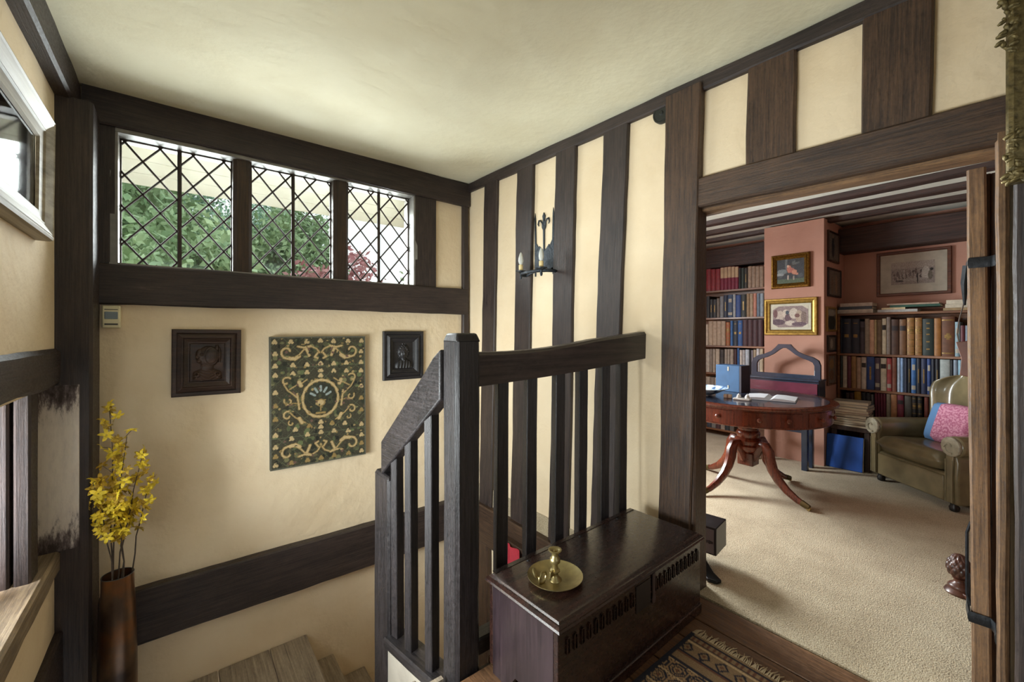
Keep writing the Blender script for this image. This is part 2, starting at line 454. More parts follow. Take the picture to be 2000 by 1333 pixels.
# corner post with a worn coat of limewash low down
CP = timber('post', (-0.460, 3.075, -1.0), (-0.455, 3.075, 2.45), 0.25, 0.235, (1, 0, 0), OAK, wl, 0.003, ch=0.012)
def limewash():
    m, nt, b = newmat('worn_limewash')
    v = coords(nt, (34, 34, 9), False)
    n = N(nt, 'ShaderNodeTexNoise', Scale=1.0, Detail=8.0, Roughness=0.7); nt.links.new(v, n.inputs['Vector'])
    tc = N(nt, 'ShaderNodeTexCoord'); sp = N(nt, 'ShaderNodeSeparateXYZ'); nt.links.new(tc.outputs['Object'], sp.inputs[0])
    # the wash is rubbed away towards the top and the foot of the patch
    g = N(nt, 'ShaderNodeMapRange'); nt.links.new(sp.outputs['Z'], g.inputs[0])
    g.inputs[1].default_value = 0.0; g.inputs[2].default_value = 0.2; g.inputs[3].default_value = 0.38; g.inputs[4].default_value = 0.0
    g2 = N(nt, 'ShaderNodeMapRange'); nt.links.new(sp.outputs['Z'], g2.inputs[0])
    g2.inputs[1].default_value = 0.58; g2.inputs[2].default_value = 0.74; g2.inputs[3].default_value = 0.0; g2.inputs[4].default_value = 0.3
    ad = N(nt, 'ShaderNodeMath', operation='SUBTRACT'); nt.links.new(n.outputs[0], ad.inputs[0]); nt.links.new(g.outputs[0], ad.inputs[1])
    ad2 = N(nt, 'ShaderNodeMath', operation='SUBTRACT'); nt.links.new(ad.outputs[0], ad2.inputs[0]); nt.links.new(g2.outputs[0], ad2.inputs[1])
    nt.links.new(ramp(nt, ad2.outputs[0], [(0.12, lin('#3a2e2b')), (0.24, lin('#6f6260')), (0.36, lin('#d8cdc4')), (0.55, lin('#e8ddd2'))]), b.inputs['Base Color'])
    b.inputs['Roughness'].default_value = 0.7; bump(nt, b, n.outputs[0], 0.3, 0.006)
    return m
MB().box(-.075, .071, -.004, .004, 0, .80).build('limewash_coat', limewash(), wl, Matrix.Translation((-0.456, 2.949, 0.245)), bev=0.002)
# the end of the low window: two jamb timbers and its glazing
w2 = struct(MB().box(XL - .17, XL - .12, 0.96, 2.60, .245, .285).build('window_2', OAK))
timber('jamb', (XL - .045, 2.71, .24), (XL - .045, 2.71, 1.06), 0.12, 0.05, (1, 0, 0), OAK, w2, 0.002)
timber('jamb', (XL - .105, 2.705, .24), (XL - .105, 2.705, 1.06), 0.12, 0.05, (1, 0, 0), OAK, w2, 0.002)
timber('jamb', (XL - .09, 0.99, .24), (XL - .09, 0.99, 1.06), 0.06, 0.12, (1, 0, 0), OAK, w2, 0.002)
for k in (1, 2):
    timber('mullion', (XL - .15, 1.0 + k * .535, .28), (XL - .15, 1.0 + k * .535, 1.05), 0.05, 0.05, (1, 0, 0), OAK, w2, 0.002)
for k in range(3):
    MB().box(-.002, .002, .03, .505, .285, 1.05).build('pane', GLASS, w2, Matrix.Translation((XL - .15, 1.0 + k * .535, 0)))

# --- timber-framed wall with the doorway
DY0, DY1, DZ = 0.098, 1.095, 1.915
wr = wallbox('wall_right', PLAS, [(XW, XW + .07, DY1, 3.3, -2.2, 2.70), (XW, XW + .07, DY0, DY1, DZ + .03, 2.70), (XW, XW + .07, -1.9, DY0, -.2, 2.70)])
def stud(t0, t1, vt, b0, b1, vb, z0, z1, mat=OAK, proud=0.0, bow=0.0):
    a = (onX(t0, vt, XF) + onX(t1, vt, XF)) / 2; b = (onX(b0, vb, XF) + onX(b1, vb, XF)) / 2
    w = (abs(onX(t0, vt, XF).y - onX(t1, vt, XF).y) + abs(onX(b0, vb, XF).y - onX(b1, vb, XF).y)) / 2
    k = (a.y - b.y) / (a.z - b.z)
    return timber('stud', (XF + .05 - proud, b.y + k * (z0 - b.z), z0), (XF + .05 - proud, b.y + k * (z1 - b.z), z1), w, 0.10, (-1, 0, 0), mat, wr, 0.005, ch=0.006, bow=bow)
stud(946, 970, 365, 941, 965, 640, -0.2, 2.57)
stud(1009, 1040, 335, 1003, 1034, 640, -0.2, 2.56)
stud(1086, 1122, 300, 1077, 1117, 650, -0.2, 2.55)
stud(1177, 1226, 260, 1165, 1212, 655, -0.2, 2.54, bow=0.008)
stud(1458, 1553, 200, 1457, 1551, 300, 2.03, 2.50, OAKB)
stud(1684, 1822, 120, 1680, 1820, 240, 2.03, 2.50, OAKB)
post = stud(1308, 1367, 200, 1285, 1356, 1000, -0.02, 2.52, OAKB, 0.02)
# wall plate under the ceiling, sill beam over the stair, lintel, door linings
timber('beam', (XF + .05, 3.2, cz(3.2) - .04), (XF + .05, -1.9, cz(-1.9) - .04), 0.075, 0.11, (-1, 0, 0), OAK, wr, 0.004)
timber('beam', (XF + .03, 3.16, -0.30), (XF + .03, 1.44, -0.28), 0.31, 0.13, (-1, 0, 0), OAKB, wr, 0.006)
timber('post', (XF + .03, 2.92, -2.0), (XF + .03, 2.92, -0.44), 0.16, 0.11, (-1, 0, 0), OAKB, wr, 0.004)
timber('lintel', (XF + .05, DY1 + .0, 1.987), (XF + .05, 0.045, 1.957), 0.145, 0.13, (-1, 0, 0), OAKB, wr, 0.005)
timber('lintel', (XF + .075, DY1, 1.914), (XF + .075, DY0 - .02, 1.884), 0.03, 0.10, (-1, 0, 0), OAKL, wr, 0.003)
timber('jamb', (XF + .055, DY1 - .004, 0.0), (XF + .055, DY1 - .004, 1.91), 0.03, 0.12, (-1, 0, 0), OAKB, wr, 0.002)
timber('jamb', (XF + .05, 0.0835, 0.0), (XF + .05, 0.0835, 1.92), 0.029, 0.13, (-1, 0, 0), OAKL, wr, 0.003)
timber('post', (XF + .02, -0.045, 0.0), (XF + .02, -0.045, 2.5), 0.215, 0.14, (-1, 0, 0), OAK, wr, 0.004)
for yy in (-0.5, -0.95, -1.4):
    timber('stud', (XF + .05, yy, 0), (XF + .05, yy, 2.5), 0.18, 0.10, (-1, 0, 0), OAK, wr, 0.005)

# --- landing ceiling, rear wall with an unseen window added to let sky fill in
def ceilpoly():
    mb = MB(); y0, y1 = -1.9, 3.3
    vs = [(-.75, y0, cz(y0)), (2.12, y0, cz(y0)), (2.12, y1, cz(y1)), (-.75, y1, cz(y1))]
    vs += [(x, y, 2.85) for x, y, z in vs]
    return mb.add(vs, [(0, 3, 2, 1), (4, 5, 6, 7), (0, 1, 5, 4), (1, 2, 6, 5), (2, 3, 7, 6), (3, 0, 4, 7)])
struct(ceilpoly().build('ceiling', CEILP))
wallbox('wall_rear', PLAS, [(-.75, -.4, -1.95, -1.75, -.2, 2.7), (1.6, 2.13, -1.95, -1.75, -.2, 2.7), (-.4, 1.6, -1.95, -1.75, -.2, .75), (-.4, 1.6, -1.95, -1.75, 2.3, 2.7)])
w3 = struct(MB().box(-.4, 1.6, -1.87, -1.81, .75, .80).build('window_added_rear', OAK))
for k in range(3): B('mullion', OAK, -.4 + k * .97, -.34 + k * .97, -1.87, -1.81, .8, 2.3, w3)
for k in range(2): B('pane', GLASS, -.34 + k * .97, .57 + k * .97, -1.845, -1.84, .8, 2.3, w3)
# --- wall under the landing edge, floor of the stairwell
wallbox('wall_stairwell', PLAS, [(0.86, 2.04, 1.38, 1.44, -2.2, -.2)])
wallbox('floor', OAK, [(-.75, 2.13, 1.38, 3.3, -2.3, -2.2)])

# --- library
CARPET = None
def carpetmat():
    m, nt, b = newmat('beige_carpet')
    v = coords(nt, (1, 1, 1), False)
    n = N(nt, 'ShaderNodeTexNoise', Scale=190.0, Detail=4.0); nt.links.new(v, n.inputs['Vector'])
    f = N(nt, 'ShaderNodeTexNoise', Scale=5.0, Detail=3.0); nt.links.new(v, f.inputs['Vector'])
    ad = N(nt, 'ShaderNodeMath', operation='MULTIPLY_ADD'); nt.links.new(f.outputs[0], ad.inputs[0]); ad.inputs[1].default_value = 0.35; nt.links.new(n.outputs[0], ad.inputs[2])
    nt.links.new(ramp(nt, ad.outputs[0], [(0.45, lin('#8f7c60')), (0.62, lin('#b5a384')), (0.85, lin('#cfc0a2'))]), b.inputs['Base Color'])
    b.inputs['Roughness'].default_value = 1.0; b.inputs['Sheen Weight'].default_value = 0.2
    bump(nt, b, n.outputs[0], 0.8, 0.01); return m
struct(MB().box(2.025, LIBX, -1.3, 3.5, -.2, 0.004).build('floor', carpetmat()))
wallbox('wall_library_far', PINK, [(LIBX, LIBX + .2, -1.3, 3.5, -.2, 2.7)])
wallbox('wall_library_near', PINK, [(XW + .07, XW + .09, DY1, 3.5, -.2, 2.7), (XW + .07, XW + .09, -1.3, DY0 - .05, -.2, 2.7), (XW + .07, XW + .09, DY0 - .05, DY1, 1.95, 2.7)])
wallbox('wall_library_window', PINK, [(2.1, 2.58, 3.3, 3.5, -.2, 2.7), (3.46, LIBX, 3.3, 3.5, -.2, 2.7), (2.58, 3.46, 3.3, 3.5, -.2, .85), (2.58, 3.46, 3.3, 3.5, 1.85, 2.7)])
w4 = struct(MB().box(2.58, 3.46, 3.36, 3.40, .85, .89).build('window_4', OAK))
for k in range(3): B('mullion', OAK, 2.58 + k * .42, 2.62 + k * .42, 3.36, 3.40, .89, 1.85, w4)
for k in range(2): B('pane', GLASS, 2.62 + k * .42, 3.0 + k * .42, 3.378, 3.382, .89, 1.85, w4)
wallbox('wall_library_side', PINK, [(2.1, LIBX, -1.5, -1.3, -.2, 2.7)])
LCZ = 2.43
lc = struct(MB().box(2.1, LIBX + .1, -1.4, 3.5, LCZ, 2.6).build('ceiling', WHITEP))
JO = wood('joist_oak', '#2e211d', '#4e3730', 0.6)
for k in range(7):
    xx = 2.62 + k * 0.405
    timber('joist', (xx, 3.45, LCZ - .02), (xx, -1.3, LCZ - .02), 0.10, 0.05, (0, 0, -1), JO, lc, 0.006)
timber('beam', (LIBX - .10, 3.4, 2.24), (LIBX - .10, -1.3, 2.24), 0.20, 0.24, (0, 0, 1), JO, lc, 0.006)
# chimney breast
wallbox('wall_chimney_breast', PINK, [(4.9, LIBX, 1.335, 1.865, 0.0, LCZ - .02)])
# ================================================================== THE STAIR AND THE LANDING
# --- staircase: upper flight towards the window wall, quarter landing in the corner, lower flight along the wall
st = thing('staircase', 'worn grey oak staircase turning the corner below the window wall', 'staircase', (0.2, 2.0, -2.2))
RISE = plaster('riser_paint', '#c9bda6', '#a89c88', 0.3)
for k in range(3):
    y0 = 1.44 + k * .235; z = -.2 * (k + 1)
    B('tread', TREAD, -.385 - .2, .80 - .2, y0 - 2.0, y0 + .25 - 2.0, z + 2.2 - .035, z + 2.2, st, 0.006)
    B('riser', TREAD, -.385 - .2, .80 - .2, y0 - 2.0, y0 + .02 - 2.0, z + 2.2, z + 2.2 + .165, st)
def local(o, dx=.2, dy=2.0, dz=-2.2): return o
xs = [-.34, -.06, .19, .47, .70]
for a, b in zip(xs, xs[1:]):
    B('tread', TREAD, a + .003 - .2, b - .003 - .2, 2.16 - 2.0, 3.195 - 2.0, -.835 + 2.2, -.80 + 2.2 + random.uniform(-.003, .003), st, 0.007)
B('riser', RISE, .655 - .2, .68 - .2, 2.16 - 2.0, 3.195 - 2.0, -1.02 + 2.2, -.835 + 2.2, st)
for k in range(6):
    x0 = .66 + k * .225; z = -1.02 - k * .2
    B('tread', TREAD, x0 - .2, x0 + .215 - .2, 1.97 - 2.0, 3.195 - 2.0, z - .035 + 2.2, z + 2.2, st, 0.006)
    if z > -2.1: B('riser', RISE, x0 + .2 - .2, x0 + .22 - .2, 1.97 - 2.0, 3.195 - 2.0, max(z - .2, -2.19) + 2.2, z - .035 + 2.2, st)

# --- balustrade: main newel, level rail to the wall, raking rail down to the lower newel
NX, NY = 0.872, 1.425
bal = thing('balustrade', 'blackened oak stair balustrade with tall newel post and square balusters', 'balustrade', (NX, NY, 0))
timber('newel_post', (NX, NY, -0.95), (NX, NY, 1.265), 0.112, 0.112, (0, -1, 0), RAILW, bal, 0.002, ch=0.014)
MB().add([(-.056, -.056, 0), (.056, -.056, 0), (.056, .056, 0), (-.056, .056, 0), (-.044, -.044, .036), (.044, -.044, .036), (.044, .044, .036), (-.044, .044, .036)],
    [(0, 1, 5, 4), (1, 2, 6, 5), (2, 3, 7, 6), (3, 0, 4, 7), (4, 5, 6, 7), (3, 2, 1, 0)]).build('newel_cap', RAILW, bal, Matrix.Translation((NX, NY, 1.262)), bev=0.008)
LNX, LNY = 0.832, 2.085
timber('newel_post', (LNX, LNY, -1.02), (LNX, LNY, 0.572), 0.064, 0.185, (0, -1, 0), RAILW, bal, 0.002, ch=0.012)
MB().add([(-.032, -.092, 0), (.032, -.092, 0), (.032, .092, 0), (-.032, .092, 0), (-.022, -.08, .022), (.022, -.08, .022), (.022, .08, .022), (-.022, .08, .022)],
    [(0, 1, 5, 4), (1, 2, 6, 5), (2, 3, 7, 6), (3, 0, 4, 7), (4, 5, 6, 7), (3, 2, 1, 0)]).build('newel_cap', RAILW, bal, Matrix.Translation((LNX, LNY, 0.568)), bev=0.006)
# level rail: dips by the newel, rises towards the wall, meets the plaster at its end
ys = lambda x: NY - 0.013 * (x - NX)
n = 16; vs = []; fs = []
for k in range(n + 1):
    t = k / n; x = NX + .05 + t * (2.036 - NX - .05)
    up = 1.305 - .085 * (1 - t) ** 1.2 if t < 1 else 1.305
    top = 1.222 - .012 * math.sin(math.pi * min(1, t * 1.6)) + .082 * t ** 1.3; bot = 1.085 - .008 * math.sin(math.pi * t) + .072 * t
    y = ys(x)
    for dy, z in ((-.032, bot), (.032, bot), (.036, top - .012), (.026, top), (-.026, top), (-.036, top - .012)):
        vs.append((x, y + dy, z))
for k in range(n):
    for i in range(6):
        j = (i + 1) % 6; fs.append((k * 6 + i, k * 6 + j, k * 6 + 6 + j, k * 6 + 6 + i))
fs += [tuple(range(5, -1, -1)), tuple(n * 6 + i for i in range(6))]
HR = wood('rail_oak', '#2b2526', '#4a3f3c', 0.4, axis=0, worn='#6d6460')
MB().add(vs, fs).build('handrail', HR, bal, Matrix(), smooth=True, ang=0.4)
timber('bottom_rail', (NX + .05, NY, .05), (2.034, ys(2.03), .05), 0.07, 0.07, (0, -1, 0), RAILW, bal, 0.002)
for u, lean in ((985, 0), (1040, 0), (1094, 0), (1139, 0), (1182, 0), (1216, 0)):
    a, b = rdir(u); t = 1.40 / b; x = a * t
    rot = -.30 + random.uniform(-.08, .08)
    zt = 1.09 + .06 * (x - NX)
    timber('baluster', (x - .005, ys(x), .07), (x + .006, ys(x), zt + .015), 0.050, 0.044, (math.sin(rot), -math.cos(rot), 0), RAILW, bal, 0.002, ch=0.003)
# raking rail
MB().prism([(1.47, 1.035), (2.085, .580), (2.085, .750), (1.60, 1.138), (1.53, 1.20), (1.47, 1.235)], 0, .056, basis((0, 1, 0), (0, 0, 1), (1, 0, 0), (0, 0, 0))).build('handrail', wood('raking_rail_oak', '#1f1c1d', '#3a3435', 0.4, axis=1, worn='#6a6664', fine=110), bal, Matrix.Translation((.800, 0, 0)), bev=0.008, seg=3)
timber('bottom_rail', (NX - .02, NY + .05, -.115), (LNX + .005, LNY - .09, -.21), 0.05, 0.115, (-1, 0, 0), RAILW, bal, 0.002, ch=0.008)
for y, zb in ((1.60, -.115), (1.80, -.145), (1.955, -.17)):
    zt = 1.035 - .455 / .615 * (y - 1.47)
    timber('baluster', (0.835, y, zb), (0.832, y, zt + .02), 0.046, 0.044, (-.97, -.22, 0), RAILW, bal, 0.002, ch=0.003)
# string board under the raking rail
STRB = plaster('limed_string', '#a39a8c', '#857d72', 0.3)
MB().prism([(NY + .055, -.15), (LNY - .09, -.235), (LNY - .09, -.80), (NY + .055, -.80)], 0, .035, basis((0, 1, 0), (0, 0, 1), (1, 0, 0), (0, 0, 0))).build('string_board', STRB, bal, Matrix.Translation((0.80, 0, 0)), bev=0.004)

# --- chest (boarded coffer) with its back to the balustrade
def chest():
    ang = math.radians(1.8)
    t = thing('oak_chest', 'dark carved oak chest with moulded lid standing against the balustrade', 'chest', (1.42, 1.164, 0), ang)
    CH = wood('chest_oak', '#1d110e', '#382019', 0.27, axis=0, fine=80, coat=0.4, bmp=0.04)
    CHV = wood('chest_end_oak', '#1f1619', '#35282c', 0.3, axis=2, fine=80, coat=0.4, bmp=0.05)
    L, D, H = 0.475, 0.182, 0.335
    B('front_board', CH, -L, L, -D, -D + .022, 0.04, H, t, 0.003)
    B('back_board', CH, -L, L, D - .022, D, 0.03, H, t, 0.003)
    for s in (-1, 1):
        x0, x1 = (-L, -L + .022) if s < 0 else (L - .022, L)
        MB().prism([(-D + .022, 0), (-.07, 0), (-.03, .06), (.03, .06), (.07, 0), (D - .022, 0), (D - .022, H), (-D + .022, H)], x0, x1, basis((0, 1, 0), (0, 0, 1), (1, 0, 0), (0, 0, 0))).build('end_board', CHV, t)
    B('base_board', CH, -L + .02, L - .02, -D + .02, D - .02, .05, .07, t)
    B('plinth', CH, -L - .004, L + .004, -D - .006, -D + .03, 0.0, .045, t, 0.004)
    # lid: thick board with a stepped moulding all round
    a, b = L + .012, D + .016
    mb = MB(); prof = [(0.02, 0.0), (0.006, 0.002), (0.0, .010), (0.004, .016), (0.004, .02), (0.011, .026), (.016, .027), (.020, .033), (.030, .036)]
    vs = []
    for i, z in prof: vs += [(-a + i, -b + i, z), (a - i, -b + i, z), (a - i, b - i, z), (-a + i, b - i, z)]
    fs = [(3, 2, 1, 0)]
    for k in range(len(prof) - 1):
        for c in range(4):
            d = (c + 1) % 4; fs.append((k * 4 + c, k * 4 + d, k * 4 + 4 + d, k * 4 + 4 + c))
    q = (len(prof) - 1) * 4; fs.append((q, q + 1, q + 2, q + 3))
    lid = MB().add(vs, fs).build('lid', CH, t, wm(t) @ Matrix.Translation((0, 0, H)), smooth=True, ang=0.35)
    for x in (-.30, .02, .30):
        MB().lathe([(.006, 0), (.005, .003), (.001, .004)], 10).build('nail_head', IRON, lid, wm(t) @ Matrix.Translation((x, b - .045, H + .0355)))
    B('lid_batten', CH, -a + .03, a - .03, b - .034, b - .012, H + .036, H + .0375, t)
    # gouged arcading along the front
    fr = [(-.43 + .036 * i) for i in range(11)] + [(.10 + .034 * i) for i in range(11)]
    for x in fr:
        w, h0, h1 = .0085, .252, .298
        arch = [(-w, h0), (w, h0)] + [(w * math.cos(q), h1 + w * math.sin(q)) for q in [math.pi * i / 6 for i in range(7)]]
        inn = [(px * .62, (py - .275) * .9 + .275) for px, py in arch]
        T = basis((1, 0, 0), (0, 0, 1), (0, -1, 0), (x, -D, 0))
        g = MB().ringprism(arch, inn, -.001, .006, T).build('gouge_rim', CH, t)
        MB().prism(inn, -.0005, .0008, T).build('gouge', CH, g, wm(t))
    # lock plate and hasp
    B('lock_plate', plain('lock_stain', '#1d1514', 0.5), -.045, .055, -D - .003, -D + .002, .215, .318, t, 0.001)
    hp = MB().prism([(-.010, .04), (.010, .04), (.011, .0), (.007, -.04), (.013, -.062), (.008, -.08), (-.008, -.08), (-.013, -.062), (-.007, -.04), (-.011, 0)], 0, .006,
        basis((1, 0, 0), (0, 0, 1), (0, -1, 0), (.075, -D - .001, .29))).build('hasp', plain('rusted_iron', '#4a3c3c', 0.55, 0.5, var=0.3), t, bev=0.002)
    return t
chest()

# --- chamber candlestick on the chest
ck = thing('chamber_candlestick', 'brass chamber candlestick with round drip dish on the oak chest', 'candlestick', (1.105, 1.140, 0.3716), math.radians(10))
MB().lathe([(.0, .004), (.045, .004), (.078, .010), (.098, .0205), (.1035, .0235), (.1035, .0215), (.099, .018), (.080, .006), (.046, 0), (0, 0)], 48, cap=False).build('dish', BRASS, ck, smooth=True, ang=1.2)
MB().lathe([(.026, .003), (.024, .008), (.014, .016), (.011, .026), (.013, .032), (.019, .036), (.019, .041), (.012, .045), (.010, .06), (.013, .064), (.0195, .070), (.0195, .083), (.014, .088), (.012, .098), (.014, .106), (.024, .112), (.0255, .116), (.023, .117), (.012, .112), (.009, .10), (0, .10)], 28, cap=False).build('stem', BRASS, ck, smooth=True, ang=0.9)
pts = [(-.052 + .021 * math.cos(q) , .018, .027 + .019 * math.sin(q)) for q in [2 * math.pi * i / 16 for i in range(17)]]
MB().tube(pts, .0042, 8, 1.0, (0, 1, 0)).build('finger_ring', BRASS, ck, smooth=True)
MB().lathe([(.0, -.003), (.016, -.003), (.018, 0), (.016, .003), (0, .003)], 16, cap=False).build('thumb_plate', BRASS, ck, wm(ck) @ Matrix.Translation((-.082, .03, .052)) @ Euler((1.1, .3, .4)).to_matrix().to_4x4(), smooth=True)
MB().tube([(-.06, .02, .022), (-.072, .025, .035), (-.08, .03, .05)], .004, 6).build('thumb_arm', BRASS, ck, smooth=True)
MB().box(-.011, .011, -.004, .004, 0, .022).build('snuffer_slot', BRASS, ck, wm(ck) @ Matrix.Translation((-.022, .0, .022)), bev=0.002)

# --- patterned rug with fringe
RX0, RX1, RY0, RY1 = 0.62, 1.735, -1.35, 0.948
rug = thing('patterned_rug', 'tan and navy patterned wool rug with cream fringe by the doorway', 'rug', ((RX0 + RX1) / 2, (RY0 + RY1) / 2, 0.002))
def rugcol(U, V):
    x = U * (RX1 - RX0); y = V * (RY1 - RY0)
    d = (RX1 - RX0) - x
    tan, navy, rust, crm = h2('#9c7b55'), h2('#20202c'), h2('#6b4330'), h2('#bfa27a')
    out = np.empty(U.shape + (3,)); out[:] = tan
    cell = .076
    a = (x / cell) % 1 - .5; b = ((y + cell / 2 * (np.floor(x / cell) % 2)) / cell) % 1 - .5
    o = np.maximum(np.maximum(abs(a), abs(b)), (abs(a) + abs(b)) * .74)
    out[(o > .36) & (o < .46)] = navy
    out[(o > .22) & (o < .29)] = navy
    out[o < .10] = rust
    out[(abs(a) > .44) & (abs(b) > .2)] = crm
    fil = (np.sin(x * 420) * np.sin(y * 390) > .45); out[fil] = navy
    bd = d < .20
    out[bd] = h2('#8a6f50')
    for lo, hi, c in ((.012, .02, navy), (.045, .052, navy), (.055, .065, crm), (.13, .137, navy), (.14, .15, rust), (.185, .2, navy)):
        out[(d > lo) & (d < hi)] = c
    k = bd & (d > .068) & (d < .128)
    q = (y / .07) % 1 - .5; w = (d - .098) / .03
    out[k & (abs(abs(q) * 2 + abs(w) * .7 - .62) < .14)] = navy
    out[k & (abs(q) + abs(w) * .4 < .12)] = rust
    k2 = bd & (d > .02) & (d < .045); out[k2 & (((y / .022) % 1) < .4)] = rust
    e = np.minimum(y, (RY1 - RY0) - y); out[e < .015] = navy
    return out
RUGM = painted('rug_wool', 0.95, 0.4)
rg = sheet('pile', RUGM, RX1 - RX0, RY1 - RY0, 230, 470, rugcol, rug, Matrix.Translation(((RX0 + RX1) / 2, (RY0 + RY1) / 2, .010)))
B('backing', plain('rug_backing', '#7a6548', 0.95), RX0 - (RX0 + RX1) / 2, RX1 - (RX0 + RX1) / 2, RY0 - (RY0 + RY1) / 2, RY1 - (RY0 + RY1) / 2, 0, .0072, rug)
mb = MB(); y = RY0
while y < RY1:
    L = random.uniform(.035, .062); dy = random.uniform(-.022, .022)
    mb.tube([(RX1 - .002, y, .008), (RX1 + L * .5, y + dy * .3, .009), (RX1 + L, y + dy, .0045)], [.0028, .0024, .001], 4)
    y += .0055
tag(mb.build('fringe', plain('fringe_cotton', '#b9a585', 0.95), rug, Matrix()), kind='stuff')

# --- carved portrait panels and tapestry on the window wall
CARV = wood('carved_oak', '#2a1d17', '#4a3326', 0.55, axis=0, fine=70, coat=0.05, bmp=0.08)
CARVD = wood('carved_black_oak', '#1a1819', '#2c292c', 0.5, axis=0, fine=70, coat=0.05, bmp=0.08)
def ell(U, V, cx, cy, rx, ry, p=2.0):
    d = 1 - ((abs(U - cx) / rx) ** p + (abs(V - cy) / ry) ** p)
    return np.sqrt(np.clip(d, 0, 1))
def helm(U, V):
    # helmeted head in profile over a collared bust
    z = .024 * ell(U, V, .53, .34, .34, .30)
    z = np.maximum(z, .030 * ell(U, V, .62, .33, .22, .25, 2.6))
    z += .005 * (abs(np.hypot((U - .62) / .22, (V - .33) / .25) - 1) < .10)
    z = np.maximum(z, .016 * ell(U, V, .27, .30, .14, .18)); z = np.maximum(z, .020 * ell(U, V, .20, .36, .07, .05)); z = np.maximum(z, .018 * ell(U, V, .26, .46, .09, .06))
    z -= .006 * ell(U, V, .32, .28, .06, .04)
    z = np.maximum(z, .020 * ell(U, V, .50, .64, .20, .16))
    sh = ell(U, V, .50, .92, .46, .24, 2.5)
    z = np.maximum(z, .022 * sh + .004 * np.sin(V * 70 + 4 * np.sin(U * 9)) * (sh > .2))
    for cx in (.15, .83):
        q = np.hypot((U - cx) / .11, (V - .84) / .10); z += .010 * (q < 1) * np.abs(np.cos(q * 4.7))
    z = np.maximum(z, .016 * ell(U, V, .80, .10, .06, .10)); z = np.maximum(z, .012 * ell(U, V, .88, .30, .05, .22))
    return z
def lady(U, V):
    z = .020 * ell(U, V, .50, .36, .30, .30); hair = (ell(U, V, .5, .36, .34, .34) > .05) & (ell(U, V, .48, .41, .19, .23) < .05)
    z = np.maximum(z, .026 * ell(U, V, .48, .41, .19, .23)); z = np.maximum(z, .018 * ell(U, V, .50, .66, .13, .16))
    sh = ell(U, V, .50, .92, .45, .26, 2.4); z = np.maximum(z, .022 * sh)
    z += .006 * np.clip(np.sin(U * 44) * np.sin(V * 40), 0, 1) * hair
    z += .006 * np.clip(np.sin(U * 40 + 9 * V), 0, 1) * (sh > .2)
    z -= .004 * ell(U, V, .41, .37, .05, .03) + .004 * ell(U, V, .56, .37, .05, .03); z += .005 * ell(U, V, .48, .43, .03, .08); z -= .003 * ell(U, V, .48, .54, .06, .015)
    return z
def carved(cx, cz_, w, h, fn, mat, label, tilt):
    t = thing('carved_panel', label, 'wall carving', M=wallM('back', (cx, YB, cz_)) @ Matrix.Rotation(tilt, 4, 'Z'))
    MB().frame(w, h, [(0, .002), (0, .022), (.006, .026), (.022, .026), (.026, .018), (.030, .020), (.048, .034), (.052, .034), (.056, .026), (.060, .028), (.078, .016), (.084, .016), (.088, .010), (.094, .010)]).build('frame', mat, t, smooth=True, ang=0.35)
    grid('portrait', mat, w - .186, h - .186, 90, 100, lambda U, V: .009 + 1.0 * fn(U, V), None, t, wm(t))
    B('back_board', mat, -w / 2 + .002, w / 2 - .002, -h / 2 + .002, h / 2 - .002, .0015, .008, t)
carved(.137, 1.118, .345, .402, helm, CARV, 'brown carved oak panel of a helmeted head, beside the motion sensor', math.radians(-.4))
carved(1.41, 1.118, .34, .385, lady, CARVD, 'blackened carved oak panel of a bust, between tapestry and newel post', 0)

